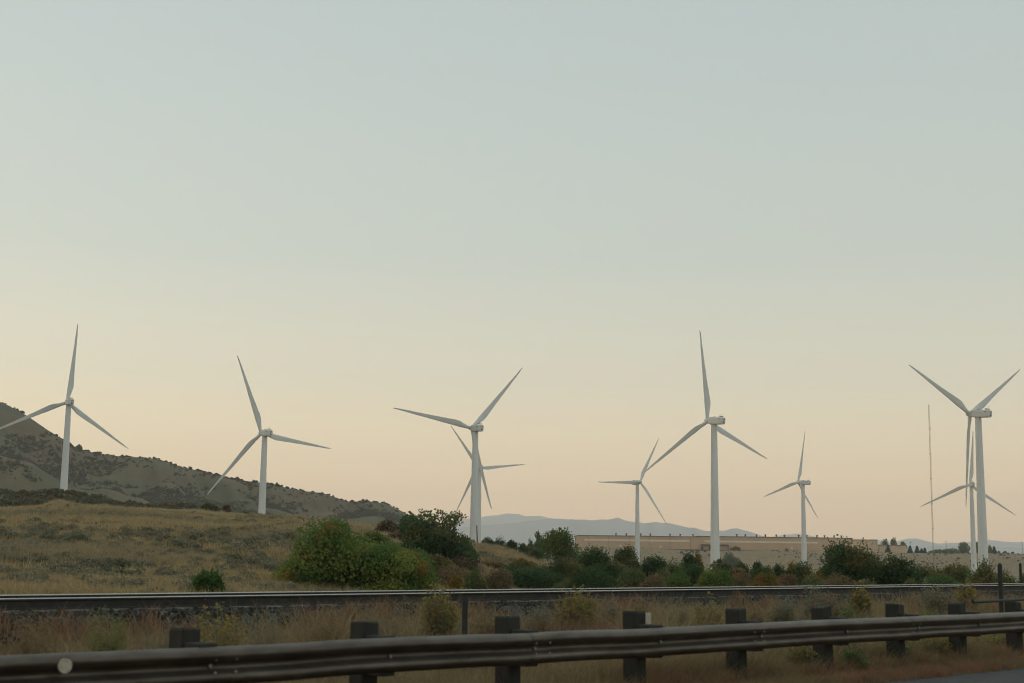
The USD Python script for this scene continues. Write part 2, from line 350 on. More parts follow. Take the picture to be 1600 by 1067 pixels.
nA, nR = HG.shape
V = np.stack([np.sin(AZ)[:, None] * RR, np.cos(AZ)[:, None] * RR, HG], -1).reshape(-1, 3)
ii, jj = np.meshgrid(np.arange(nA - 1), np.arange(nR - 1), indexing='ij')
a = (ii * nR + jj).ravel()
Fq = np.stack([a, a + nR, a + nR + 1, a + 1], -1)[:, ::-1]
tag(obj('ground', (V, Fq), M['ground'], smooth=True), kind='structure')

# road: the asphalt edge runs just in front of the guardrail posts
ea, eb = on_plane(1385, 1067, 0.0)[:2], on_plane(1600, 1040, 0.0)[:2]
eu = 0.5 * (g_of(*ea) + g_of(*eb))
ss = np.linspace(-60, 160, 221)
edge = eu + fbm(ss / 1.7, ss * 0, 3, 2) * 0.05
Vr = np.vstack([np.stack([GA[0] + GD[0] * s + GN[0] * q, GA[1] + GD[1] * s + GN[1] * q, np.full_like(ss, -0.012 + 0.0 * k)], -1).reshape(-1, 3)
                for k, (s, q) in enumerate(((ss, edge), (ss, edge * 0 - 9.9)))])
n_ = len(ss)
k_ = np.arange(n_ - 1)
tag(obj('road', (Vr, np.stack([k_ + n_, k_ + n_ + 1, k_ + 1, k_], -1)), M['asphalt']), kind='structure')

# mountains: two ranges far away
def mountain(sil, dist, name, seed, depth=2000.0):
    px = np.linspace(-1300, 2900, 900)
    sx, sy = np.array(sil).T
    left = np.interp(px, sx, sy)
    out = fbm(px / 260.0, px * 0, 5, seed) * 14
    hz = horizon(px)
    py = np.where(px < sx[0], sy[0] - 4 + out * smooth(0, 300, sx[0] - px), np.where(px > sx[-1], sy[-1] + (hz - hz[np.searchsorted(px, sx[-1])]) + out * smooth(0, 300, px - sx[-1]), left))
    py = py + fbm(px / 14.0, px * 0, 3, seed + 1) * .9
    top = np.stack([at(a_, b_, dist) for a_, b_ in zip(px, py)])
    rows = []
    prof = [(-depth, -40, 0.0), (-depth * .7, 0.16, 1.0), (-depth * .45, 0.42, 1.0), (-depth * .2, 0.75, .8), (0, 1.0, 0.0), (depth * .3, 0.7, .5), (depth * .7, -40, 0)]
    for dy, f, nz in prof:
        P = top.copy()
        P[:, 1] += dy + nz * fbm(px / 45.0, px * 0 + dy / 500, 4, seed + 3) * 260
        P[:, 2] = -40 if f == -40 else np.maximum(top[:, 2] * f * (1 + nz * 0.22 * fbm(px / 38.0, px * 0 + dy / 700, 4, seed + 7)), -30)
        rows.append(P)
    rows = np.array(rows)
    Vm = rows.reshape(-1, 3); n = len(px)
    i, j = np.meshgrid(np.arange(len(prof) - 1), np.arange(n - 1), indexing='ij'); q = (i * n + j).ravel()
    tag(obj(name, (Vm, np.stack([q, q + 1, q + n + 1, q + n], -1)), M['mountain'], smooth=True), kind='structure')
mountain([(690, 822), (705, 817), (720, 812), (745, 808), (775, 804), (790, 801), (805, 802), (818, 805), (830, 805), (842, 804), (855, 807), (870, 811), (890, 814), (915, 818), (1000, 830),
          (1100, 842), (1200, 840), (1225, 834), (1245, 832), (1262, 835), (1285, 842), (1340, 846), (1365, 842), (1400, 846), (1420, 841), (1432, 840), (1448, 845), (1465, 849), (1500, 847), (1540, 843), (1600, 846)], 17500, 'mountain', 61)
mountain([(690, 832), (720, 823), (760, 820), (790, 817), (820, 814), (850, 811), (875, 809.5), (900, 811), (930, 812), (950, 811), (965, 808), (975, 811), (990, 815), (1010, 816), (1025, 814.5), (1042, 816),
          (1060, 820), (1075, 823), (1085, 823), (1100, 828), (1120, 830), (1140, 826), (1152, 825), (1170, 829), (1190, 836), (1215, 842), (1260, 846), (1340, 850), (1450, 853), (1520, 852), (1600, 855)], 12000, 'mountain', 83)

# air: one closed box of pale haze around everything
hz = usdkit.material(stage, '/World/Looks/haze_air', {'v': ('principled_volume', {'color': (0.97, 0.99, 1.0), 'density': 8.5e-5, 'anisotropy': 0.35})}, volume='v.volume')
hb = trimesh.creation.box((40000, 40000, 840.0)); hb.apply_translation((0, 0, 840 / 2 - 42.0))
tag(obj('haze', hb, hz), kind='stuff')

# ------------------------------------------------------------------ railway
def along(line, dirv, nrm, s, q, z):
    return np.array([line[0] + dirv[0] * s + nrm[0] * q, line[1] + dirv[1] * s + nrm[1] * q, z])
def sweep(profile, line, dirv, nrm, ss, closed=True):
    """A cross-section (q, z) carried along a line."""
    P = np.array(profile); n = len(P)
    V = np.vstack([np.stack([line[0] + dirv[0] * s + nrm[0] * P[:, 0], line[1] + dirv[1] * s + nrm[1] * P[:, 0], P[:, 1]], -1) for s in ss])
    Fc = []
    m = n if closed else n - 1
    for i in range(len(ss) - 1):
        for k in range(m):
            a, b = i * n + k, i * n + (k + 1) % n
            Fc.append((a, a + n, b + n, b))
    me = trimesh.Trimesh(V, np.array([t for q in Fc for t in ((q[0], q[1], q[2]), (q[0], q[2], q[3]))]), process=False)
    if closed:
        try:
            me.fix_normals()
        except Exception:
            pass
    return me
S0, S1 = -34.0, 46.0
sr = np.arange(S0, S1 + 0.1, 2.0)
bed = [(-3.4, -.3), (-1.95, .56), (-1.6, .60), (1.6, .60), (1.95, .56), (3.4, -.3)]
nb = len(bed)
sb = np.arange(S0, S1, 0.25)
Pb = np.array([[RC[0] + RD[0] * s + RN[0] * (q + .09 * vnoise(s * 1.7, q * 3, 3)), RC[1] + RD[1] * s + RN[1] * q, z + .035 * vnoise(s * 2.3, q * 4, 8)] for s in sb for q, z in bed])
i, j = np.meshgrid(np.arange(len(sb) - 1), np.arange(nb - 1), indexing='ij'); q = (i * nb + j).ravel()
tag(obj('railway_ballast', (Pb, np.stack([q, q + nb, q + nb + 1, q + 1], -1)), M['ballast']), kind='structure')
track = thing('railway_track', 'single railway track with two shiny rails crossing the whole view behind the guardrail', 'railway track')
for g in (-0.7535, 0.7535):
    t = RAIL_TOP
    web = [(g - .07, t - .17), (g - .07, t - .158), (g - .012, t - .14), (g - .010, t - .05), (g - .034, t - .036), (g - .036, t - .012), (g + .036, t - .012), (g + .034, t - .036), (g + .010, t - .05), (g + .012, t - .14), (g + .07, t - .158), (g + .07, t - .17)]
    r = obj('rail', sweep(web, RC, RD, RN, sr), M['railside'], track)
    head = [(g - .036, t - .0117), (g - .035, t - .006), (g - .026, t), (g + .026, t), (g + .035, t - .006), (g + .036, t - .0117)]
    obj('rail_head', sweep(head, RC, RD, RN, sr), M['railhead'], r)
ang = math.atan2(RD[1], RD[0])
rng = np.random.default_rng(4)
for s in np.arange(S0, S1, 0.6):
    b = box(.23, 2.6, .2, bevel=.02)
    b.apply_transform(trimesh.transformations.rotation_matrix(ang + rng.normal(0, .01), [0, 0, 1]))
    b.apply_translation((*(RC + RD * s), RAIL_TOP - .17 - .1 - .002))
    obj('tie', b, M['tie'], track)

# ------------------------------------------------------------------ guardrail
def wbeam(thick=0.005):
    zz = [(0.0, .156), (.018, .150), (.058, .132), (.078, .112), (.082, .09), (.078, .070), (.058, .052), (.018, .032), (.004, .016), (0.0, 0.0)]
    half = zz + [(a, -b) for a, b in zz[::-1][1:]]
    front = [(-a, .594 + b) for a, b in half]                 # bulges towards the road
    back = [(-a + thick, .594 + b) for a, b in half[::-1]]
    return front + back
rail = thing('guardrail', 'rusty brown w-beam guardrail on wooden posts running across the foreground', 'guardrail')
GL = GA[:2] - GN * 0.0
cuts = np.arange(-7.0, 34.0, 3.81) + 1.3
for k in range(len(cuts) - 1):
    off = 0.006 * (k % 2)
    prof = [(q - off, z) for q, z in wbeam()]
    m = sweep(prof, GL, GD, GN, np.linspace(cuts[k] - .16, cuts[k + 1] + .16, 22))
    sv = (m.vertices[:, :2] - GL) @ GD
    m.vertices[:, 2] += .008 * fbm(sv / 1.9, sv * 0, 3, 5)
    m.vertices[:, :2] += GN * (.008 * fbm(sv / 1.3, m.vertices[:, 2] * 6, 3, 6))[:, None]
    bm = obj('beam', m, M['steel'], rail, smooth=40)
    for sz in (.594 + .055, .594 - .055):
        for ds in (-.1, .1):
            c = trimesh.creation.icosphere(1, .016); c.apply_scale((1, 1, 1)); c.apply_translation(along(GL, GD, GN, cuts[k] + ds, -.062, sz))
            obj('bolt', c, M['bolt'], bm)
post_px = [795, 990, 1150, 1285, 1398, 1497, 1585]
def s_at(px, off):
    d = ray(px, 1000)[:2]; A = GL + GN * off - C[:2]
    t = (A @ GN) / (d @ GN); P = C[:2] + d * t
    return float((P - GL) @ GD)
ps = [s_at(p, .34) for p in post_px]
step = np.mean(np.diff(ps))
ps = [ps[0] - step * k for k in range(7, 0, -1)] + ps + [ps[-1] + step * k for k in range(1, 6)]
ga = math.atan2(GD[1], GD[0])
prng = np.random.default_rng(8)
for k, s in enumerate(ps):
    s += prng.normal(0, .012)
    p = box(.19 * prng.uniform(.94, 1.05), .20, 1.5, bevel=.014)
    p.vertices[p.vertices[:, 2] > 0, 2] += p.vertices[p.vertices[:, 2] > 0, 0] * prng.normal(0, .08) + prng.normal(0, .004, int((p.vertices[:, 2] > 0).sum()))
    p.apply_transform(trimesh.transformations.rotation_matrix(prng.normal(0, .02), [1, 0, 0]) @ trimesh.transformations.rotation_matrix(prng.normal(0, .016), [0, 1, 0]) @ trimesh.transformations.rotation_matrix(prng.normal(0, .05), [0, 0, 1]))
    p.apply_transform(trimesh.transformations.rotation_matrix(ga, [0, 0, 1]))
    p.apply_translation(along(GL, GD, GN, s, .34, .90 - .75 + prng.normal(0, .012)))
    pp = obj('post', p, M['wood'], rail)
    b = box(.18, .225, .36, bevel=.01)
    b.apply_transform(trimesh.transformations.rotation_matrix(ga, [0, 0, 1])); b.apply_translation(along(GL, GD, GN, s + .01, .122, .594))
    obj('blockout', b, M['wood'], pp)
    c = trimesh.creation.cylinder(.018, .03, sections=10); c.apply_transform(trimesh.transformations.rotation_matrix(math.pi / 2, [1, 0, 0])); c.apply_transform(trimesh.transformations.rotation_matrix(ga, [0, 0, 1]))
    c.apply_translation(along(GL, GD, GN, s + .01, -.012, .594)); obj('bolt', c, M['bolt'], pp)
d0 = s_at(102, -.08)
disc = trimesh.creation.cylinder(.055, .02, sections=20); disc.apply_transform(trimesh.transformations.rotation_matrix(math.pi / 2, [1, 0, 0])); disc.apply_transform(trimesh.transformations.rotation_matrix(ga, [0, 0, 1]))
disc.apply_translation(along(GL, GD, GN, d0, -.095, .66)); obj('reflector', disc, M['reflector'], rail, label='round pale reflector low on the beam at the left')
tb = box(.09, .012, .13, bevel=.004); tb.apply_transform(trimesh.transformations.rotation_matrix(ga, [0, 0, 1]))
tb.apply_translation(along(GL, GD, GN, s_at(1013, .2), .2, .835)); obj('reflector', tb, M['reflector'], rail, label='pale reflector plate standing beside a post top')

# ------------------------------------------------------------------ wind turbines
def blade_mesh():
    """A blade along +z from the hub centre; the leading edge towards -x is straight, +x is the trailing edge; y is the rotor axis."""
    rs = np.array([0.9, 1.6, 2.6, 4.2, 6.2, 8.2, 10.5, 14, 18, 23, 28, 33, 38, 41.5, 43.3, 44.0])
    ch = np.array([1.75, 1.75, 1.78, 2.15, 2.75, 3.15, 3.1, 2.75, 2.4, 2.0, 1.66, 1.32, .98, .68, .42, .06])
    th = np.array([1.75, 1.75, 1.7, 1.45, 1.1, .85, .7, .55, .45, .36, .28, .21, .15, .1, .06, .02])
    tw = np.radians(-np.interp(rs, [0, 6, 15, 30, 44], [16, 15, 8, 3, 0]) - 3)
    lead = np.interp(rs, [0, 2.6, 8, 44], [.875, .88, .9, .03])
    n = 20; V = []
    for r_, c_, t_, w_, le in zip(rs, ch, th, tw, lead):
        a = np.arange(n) * 2 * math.pi / n
        circ = smooth(8, 2.6, r_) if r_ < 8 else 0.0
        circ = 1 - smooth(2.6, 8.2, r_)
        x = -le + c_ * (1 - np.cos(a)) / 2
        taper = 1 - (1 - circ) * 0.75 * (1 - np.cos(a)) / 2
        y = t_ / 2 * np.sin(a) * taper
        xr, yr = x * math.cos(w_) - y * math.sin(w_), x * math.sin(w_) + y * math.cos(w_)
        V.append(np.stack([xr, yr, np.full(n, r_)], -1))
    V = np.vstack(V); Fc = []
    for i in range(len(rs) - 1):
        for k in range(n):
            a, b = i * n + k, i * n + (k + 1) % n
            Fc += [(a, b, b + n), (a, b + n, a + n)]
    V = np.vstack([V, [[V[-n:, 0].mean(), 0, 44.02]], [[0, 0, .9]]])
    for k in range(n):
        Fc += [(len(V) - 2, (len(rs) - 1) * n + k, (len(rs) - 1) * n + (k + 1) % n), (len(V) - 1, (k + 1) % n, k)]
    return trimesh.Trimesh(V, Fc, process=False)
BLADE = blade_mesh()
def loft(secs, n=28, power=4.0):
    """Rounded-box sections (x, half width, z low, z high) joined along x."""
    V = []
    for x, hw, z0, z1 in secs:
        a = np.arange(n) * 2 * math.pi / n
        c, s = np.cos(a), np.sin(a)
        V.append(np.stack([np.full(n, x), hw * np.sign(c) * np.abs(c) ** (2 / power), (z0 + z1) / 2 + (z1 - z0) / 2 * np.sign(s) * np.abs(s) ** (2 / power)], -1))
    V = np.vstack(V); Fc = []
    for i in range(len(secs) - 1):
        for k in range(n):
            a, b = i * n + k, i * n + (k + 1) % n
            Fc += [(a, b, b + n), (a, b + n, a + n)]
    V = np.vstack([V, V[:n].mean(0), V[-n:].mean(0)])
    for k in range(n):
        Fc += [(len(V) - 2, (k + 1) % n, k), (len(V) - 1, (len(secs) - 1) * n + k, (len(secs) - 1) * n + (k + 1) % n)]
    m = trimesh.Trimesh(V, Fc, process=False); m.fix_normals()
    return m
def turbine(hub, yaw, ph, label):
    hub = np.array(hub); yaw, ph = math.radians(yaw), math.radians(ph)
    tilt, cone = math.radians(5), math.radians(3)
    ax = np.array([math.cos(yaw) * math.cos(tilt), math.sin(yaw) * math.cos(tilt), math.sin(tilt)])
    u = np.cross([0, 0, 1.0], ax); u /= np.linalg.norm(u); w = np.cross(ax, u)
    centre = hub - ax * 4.8
    zg = float(hgt(centre[0], centre[1]))
    base = np.array([centre[0], centre[1], min(zg, hub[2] - 60) - 0.5])
    t = thing('wind_turbine', label, 'wind turbine', base, 'white wind turbines across the valley')
    zt = centre[2] - 1.75 - base[2]
    n = 48; zs = np.linspace(0, zt, 13)
    span = np.clip((zt - zs) / 77.0, 0, 1.1)
    tw = tube(np.stack([0 * zs, 0 * zs, zs], -1), 1.42 + 0.98 * span, n)
    obj('tower', tw, M['turbine'], t, smooth=50)
    for q in (.36, .69):
        rz = zt * q; rr = 1.42 + .98 * (zt - rz) / 77.0 + .03
        obj('tower_flange', tube([[0, 0, rz - .09], [0, 0, rz + .09]], rr, n), M['turbine'], t, smooth=50)
    fl = tube([[0, 0, 0], [0, 0, .25]], 2.75, 32); obj('tower_foundation', fl, M['wall_pale'], t, smooth=40)
    yc = tube([[0, 0, zt - .05], [0, 0, zt + .5]], 1.5, 32); obj('yaw_bearing', yc, M['turbine_grey'], t, smooth=40)
    T = np.eye(4); T[:3, 0], T[:3, 1], T[:3, 2], T[:3, 3] = ax, u, w, centre - base           # x towards the rotor
    nac = loft([(3.55, .95, -1.0, 1.0), (3.4, 1.25, -1.3, 1.25), (2.6, 1.55, -1.6, 1.62), (1.0, 1.66, -1.75, 1.78), (-3.0, 1.68, -1.75, 1.85), (-6.3, 1.62, -1.55, 1.85), (-6.8, 1.5, -1.4, 1.7), (-6.95, 1.25, -1.2, 1.45)], power=5.5)
    nac.apply_transform(T); nb_ = obj('nacelle', nac, M['turbine'], t, smooth=35)
    def on(name, mesh, mat):
        mesh.apply_transform(T); obj(name, mesh, mat, nb_)
    on('cooler_box', join(box(1.5, 1.9, .36, (-5.2, 0, 2.28), .04), box(.08, .08, .5, (-4.6, .7, 2.0)), box(.08, .08, .5, (-5.8, .7, 2.0)), box(.08, .08, .5, (-4.6, -.7, 2.0)), box(.08, .08, .5, (-5.8, -.7, 2.0))), M['turbine_grey'])
    on('weather_mast', join(tube([[-6.1, .5, 1.8], [-6.1, .5, 3.7]], .035, 6), tube([[-6.1, .1, 3.4], [-6.1, .9, 3.4]], .03, 6)), M['turbine_grey'])
    on('roof_hatch', box(1.3, 1.2, .26, (-.4, 0, 1.92), .05), M['turbine_grey'])
    for yy in (-.75, .05):
        on('vent', box(.12, .42, .5, (-6.93, yy, .85), .03), M['turbine_dark'])
    for xx in (-6.0, -5.1):
        for sg in (-1, 1):
            on('vent', box(.42, .1, .42, (xx, sg * 1.66, .95), .03), M['turbine_dark'])
    on('service_door', box(.1, .8, 1.1, (-6.96, -.3, -.45), .03), M['turbine_grey'])
    T2 = T.copy(); T2[:3, 3] = hub - base
    prof = [(0, 2.15), (.35, 2.1), (.8, 1.85), (1.15, 1.3), (1.35, .4), (1.4, -.5), (1.3, -1.1), (0, -1.12)]
    spn = trimesh.creation.revolve(prof, sections=32); Q = np.eye(4); Q[:3, :3] = np.array([[0, 0, 1], [1, 0, 0], [0, 1, 0]], float)
    spn.apply_transform(Q); spn.apply_transform(T2); spn.fix_normals(); obj('hub', spn, M['turbine'], t, smooth=45)
    for k in range(3):
        a = ph + k * 2 * math.pi / 3
        rad = math.cos(cone) * (math.cos(a) * w + math.sin(a) * u) + math.sin(cone) * ax
        tra = math.sin(a) * w - math.cos(a) * u               # trailing side: clockwise seen from behind
        nrm = np.cross(rad, tra)
        B = np.eye(4); B[:3, 0], B[:3, 1], B[:3, 2], B[:3, 3] = tra, nrm, rad, hub - base
        b = BLADE.copy(); b.apply_transform(B); obj('blade', b, M['turbine'], t, smooth=50)
TURB = [((-248.7, 793.2, 83.6), 118.0, 116.3, 'white wind turbine furthest left, before the steep brown hill, a blade across it'),
        ((-134.8, 767.4, 65.6), 123.5, 21.9, 'white wind turbine whose tower rises from the crest of the grassy field'),
        ((-20.2, 732.6, 66.6), 115.7, 79.7, 'large white wind turbine above the dark bushes, with a slim pole before its tower foot'),
        ((-28.0, 1234.6, 76.8), 108.3, 36.0, 'far wind turbine with its tower hidden behind a nearer tower, only blades showing'),
        ((95.7, 689.3, 67.8), 120.4, 7.7, 'large white wind turbine in front of the long tan building, one blade pointing straight up'),
        ((113.3, 1243.9, 67.1), 296.1, 27.5, 'small far wind turbine facing the viewer, with its rotor right of the nacelle'),
        ((236.6, 1172.1, 64.5), 131.5, 108.8, 'small far wind turbine before the right part of the tan building, its nacelle pointing right'),
        ((373.2, 1157.6, 63.9), 82.8, 115.6, 'small far wind turbine just left of the largest right-hand tower, seen from behind'),
        ((214.6, 662.4, 70.1), 121.3, 63.1, 'large white wind turbine furthest right with two blades raised in a V')]
for h_, y_, p_, l_ in TURB:
    turbine(h_, y_, p_, l_)
pole_p = at(747.5, 852, 260)
pl = thing('utility_pole', 'thin dark leaning pole before the tower foot of the large turbine above the bushes', 'pole', (pole_p[0], 260, float(hgt(pole_p[0], 260)) - .3))
ptop = at(745, 820, 260) - np.array([pole_p[0], 260, float(hgt(pole_p[0], 260)) - .3])
obj('pole', tube([[0, 0, 0], ptop * .5, ptop], [.13, .12, .09], 8), M['bark'], pl)

# ------------------------------------------------------------------ the long building on the mesa
BY = 1400.0
def bx_(px0, px1, z0, z1, y0, y1):
    x0, x1 = at(px0, horizon(px0), BY)[0], at(px1, horizon(px1), BY)[0]
    return box(x1 - x0, y1 - y0, z1 - z0, ((x0 + x1) / 2, (y0 + y1) / 2, (z0 + z1) / 2))
bz = 9.4
bx0 = at(1110, horizon(1110), BY)[0]
bld = thing('warehouse', 'long low tan industrial building with a pale strip along its wall on the mesa', 'building')
W1 = bz + 12.8
obj('wall', bx_(903, 1092, bz - 2, W1, BY, BY + 70), M['wall'], bld)
obj('wall', bx_(1092, 1332, bz - 2, W1 + .6, BY + .3, BY + 70), M['wall'], bld)
obj('wall', bx_(1332, 1372, bz - 2, W1 - .8, BY + .6, BY + 60), M['wall_rib'], bld, label='pale ribbed end of the building')
obj('wall', bx_(1372, 1418.5, bz - 2, bz + 7.2, BY + 3, BY + 45), M['wall_rib'], bld, label='lower ribbed annex at the right end')
for a0, a1, z, y in ((902.6, 1092.2, W1, BY - .35), (1091.6, 1332.3, W1 + .6, BY - .05), (1331.5, 1372.6, W1 - .8, BY + .2), (1371.6, 1419, bz + 7.2, BY + 2.6)):
    obj('roof_edge', bx_(a0, a1, z, z + .55, y, y + 60), M['roofdark'], bld)
for a0, a1, y in ((913, 1078, BY), (1101, 1278, BY + .3)):
    obj('window_strip', bx_(a0, a1, bz + 8.0, bz + 9.6, y - .15, y + .1), M['wall_pale'], bld)
for p in (920, 951, 983, 1015, 1047, 1079):
    obj('downpipe', bx_(p - .12, p + .12, bz, W1, BY - .22, BY + .05), M['roofdark'], bld)
for p in np.arange(1335, 1372, 3.6):
    obj('rib', bx_(p - .35, p + .35, bz - 1, W1 - .8, BY + .35, BY + .7), M['wall'], bld)
for p in np.arange(1375, 1418, 3.6):
    obj('rib', bx_(p - .35, p + .35, bz - 1, bz + 7.0, BY + 2.75, BY + 3.1), M['wall'], bld)
obj('plinth', bx_(903, 1332, bz - 2, bz + .8, BY - .3, BY + .02), M['roofdark'], bld)
fr = obj('entrance_frame', join(bx_(1095, 1138, bz + 5.2, bz + 5.9, BY - 2.2, BY + .25), bx_(1095, 1096.2, bz - 1, bz + 5.2, BY - 2.2, BY - 1.6), bx_(1136.8, 1138, bz - 1, bz + 5.2, BY - 2.2, BY - 1.6)), M['roofdark'], bld)
obj('door', bx_(1096.5, 1099, bz - 1, bz + 3.4, BY + .05, BY + .33), M['turbine_dark'], fr)
for p in (963, 979.5, 1002, 1017, 1048, 1064, 1084, 1153, 1166.5, 1184, 1198, 1215, 1228, 1250.5, 1263, 1279, 1291, 1306, 1317.5):
    z = W1 + (.55 if p < 1092 else 1.15)
    v = obj('roof_vent', bx_(p - .8, p + .8, z, z + 1.5, BY + 5, BY + 6.6), M['roofdark'], bld)
    obj('hood', bx_(p - 1.1, p + 1.4, z + 1.5, z + 2.3, BY + 4.7, BY + 6.9), M['roofdark'], v)
for p in (969.5, 1032, 1147, 1237):
    x = at(p, horizon(p), BY)[0]
    s = trimesh.creation.icosphere(2, .85); s.apply_translation((x, BY - .8, bz + 3.0)); l_ = obj('wall_lamp', s, M['lampwhite'], bld, smooth=True)
    obj('bracket', box(.25, 1.2, .2, (x, BY - .3, bz + 2.6)), M['roofdark'], l_)

# guyed lattice mast
mx = at(1458.5, 866, 1100)
mz = float(hgt(mx[0], 1100)) - .3
mtop = at(1453.5, 631, 1100)[2] - mz
mast = thing('radio_mast', 'very thin red and white lattice mast between the two right-hand turbine groups', 'mast', (mx[0], 1100, mz))
nseg = 7
def lattice(z0, z1, w=.5):
    legs = [np.array([w * math.cos(a), w * math.sin(a), 0]) for a in (math.pi / 2, math.pi * 7 / 6, math.pi * 11 / 6)]
    out = [tube([l + [0, 0, z0], l + [0, 0, z1]], .075, 5) for l in legs]
    zs = np.arange(z0, z1 - .5, 1.6)
    for i, z in enumerate(zs):
        for k in range(3):
            a, b = legs[k], legs[(k + 1) % 3]
            if i % 2:
                a, b = b, a
            out.append(tube([a + [0, 0, z], b + [0, 0, min(z + 1.6, z1)]], .035, 4))
    return join(*out)
for k in range(nseg):
    obj('lattice_section', lattice(mtop * k / nseg, mtop * (k + 1) / nseg), M['mastred' if k % 2 == 0 else 'mastwhite'], mast)
for k in range(1, nseg):
    obj('flange', box(1.3, 1.3, .3, (0, 0, mtop * k / nseg)), M['roofdark'], mast)

# utility poles on the mesa
for p, tp, lab in ((1424, 845, 'thin far utility pole left of the lattice mast on the mesa'), (1479, 844, 'thin far utility pole just right of the lattice mast'), (1598, 845, 'thin far utility pole at the right edge on the mesa')):
    g_ = gpt(p, 1700); top = at(p, tp, 1700)[2] - g_[2]
    t = thing('utility_pole', lab, 'pole', g_)
    obj('pole', tube([[0, 0, -.5], [0, 0, top]], [.22, .15], 6), M['bark'], t)
    obj('crossarm', box(3.4, .25, .25, (0, 0, top - 1.2)), M['bark'], t)

# ------------------------------------------------------------------ plants
def leaves(P, N, size, rng, aspect=1.6):
    """A folded-free diamond leaf at every point P, facing roughly N."""
    n = len(P)
    size = np.broadcast_to(size, (n,)) * rng.uniform(.6, 1.3, n)
    N = N + rng.normal(0, .7, (n, 3)); N /= np.linalg.norm(N, axis=1, keepdims=True) + 1e-9
    t = np.cross(N, rng.normal(0, 1, (n, 3))); t /= np.linalg.norm(t, axis=1, keepdims=True) + 1e-9
    b = np.cross(N, t)
    a_, b_ = t * (size * aspect / 2)[:, None], b * (size / 2)[:, None]
    V = np.stack([P - a_, P + b_, P + a_, P - b_], 1).reshape(-1, 3)
    k = np.arange(n)[:, None] * 4
    return V, np.vstack([k + [0, 1, 2], k + [0, 2, 3]])

def cloud(lobes, n, rng, fill=.22):
    """Points and outward normals through a set of ellipsoids, most near their skins."""
    L = np.array(lobes); ar = (L[:, 3] * L[:, 4] + L[:, 3] * L[:, 5] + L[:, 4] * L[:, 5]); k = rng.choice(len(L), n, p=ar / ar.sum())
    d = rng.normal(0, 1, (n, 3)); d /= np.linalg.norm(d, axis=1, keepdims=True)
    r = np.where(rng.random(n) < fill, rng.random(n) ** .5, 1 + rng.normal(0, .09, n))
    # clumps: leaves gather at places on the skin
    cl = rng.normal(0, 1, (len(L), 26, 3)); cl /= np.linalg.norm(cl, axis=2, keepdims=True)
    pick = cl[k, rng.integers(0, 26, n)]
    d = d * .75 + pick * .62; d /= np.linalg.norm(d, axis=1, keepdims=True)
    r = r * (1 + .10 * np.sin(pick[:, 0] * 9 + pick[:, 2] * 7))
    P = L[k, :3] + d * L[k, 3:] * r[:, None]
    keep = P[:, 2] > 0.02
    return P[keep], d[keep]

def bush_lobes(w, d, h, rng, n=9, topf=.9):
    out = []
    for i in range(n):
        a, r = rng.uniform(0, 2 * math.pi), rng.random() ** .5
        zr = rng.uniform(.22, topf) * (1 - .55 * r * r)
        s = rng.uniform(.22, .34)
        out.append((math.cos(a) * r * w * .36, math.sin(a) * r * d * .36, h * zr * .88, w * s * .8, d * s * .8, h * s))
    out.append((0, 0, h * .40, w * .36, d * .36, h * .42))
    return out

def fit(P, w, h):
    """Stretches a crown so that it really spans its width and reaches its height."""
    a, b = np.percentile(P[:, 0], [1.0, 99.0]); t = np.percentile(P[:, 2], 99.3)
    P = P.copy(); P[:, 0] = (P[:, 0] - (a + b) / 2) * w / (b - a); P[:, 2] *= h / t
    return P

def stems(w, d, h, rng, n=6, r=.03):
    out = []
    for k in range(n):
        a = rng.uniform(0, 2 * math.pi); e = rng.uniform(.2, .4)
        tip = np.array([math.cos(a) * w * e, math.sin(a) * d * e, h * rng.uniform(.5, .85)])
        out.append(tube([[0, 0, -.15], tip * [.35, .35, .45] + rng.normal(0, .03 * h, 3), tip], [r * h * .6, r * h * .4, r * h * .12], 5))
    return join(*out)

def shoots(lobes, n, length, rng):
    """Leafy twigs that stick out of the crown."""
    L = np.array(lobes); k = rng.integers(0, len(L), n)
    d = rng.normal(0, 1, (n, 3)); d[:, 2] = np.abs(d[:, 2]) * 1.2 + .2; d /= np.linalg.norm(d, axis=1, keepdims=True)
    p0 = L[k, :3] + d * L[k, 3:] * .85
    dd = d * .6 + np.array([0, 0, .7]) + rng.normal(0, .25, (n, 3)); dd /= np.linalg.norm(dd, axis=1, keepdims=True)
    m = 18; t = np.linspace(-.3, 1, m) ** 1.0
    ln = length * rng.uniform(.4, 1.2, n)
    P = (p0[:, None] + dd[:, None] * (t[None, :, None] * ln[:, None, None])).reshape(-1, 3) + rng.normal(0, 1, (n * m, 3)) * (length * .10 * (1.15 - np.tile(t, n)))[:, None]
    return P, np.repeat(dd, m, 0)

def wood_of(mat):
    return M['bark']

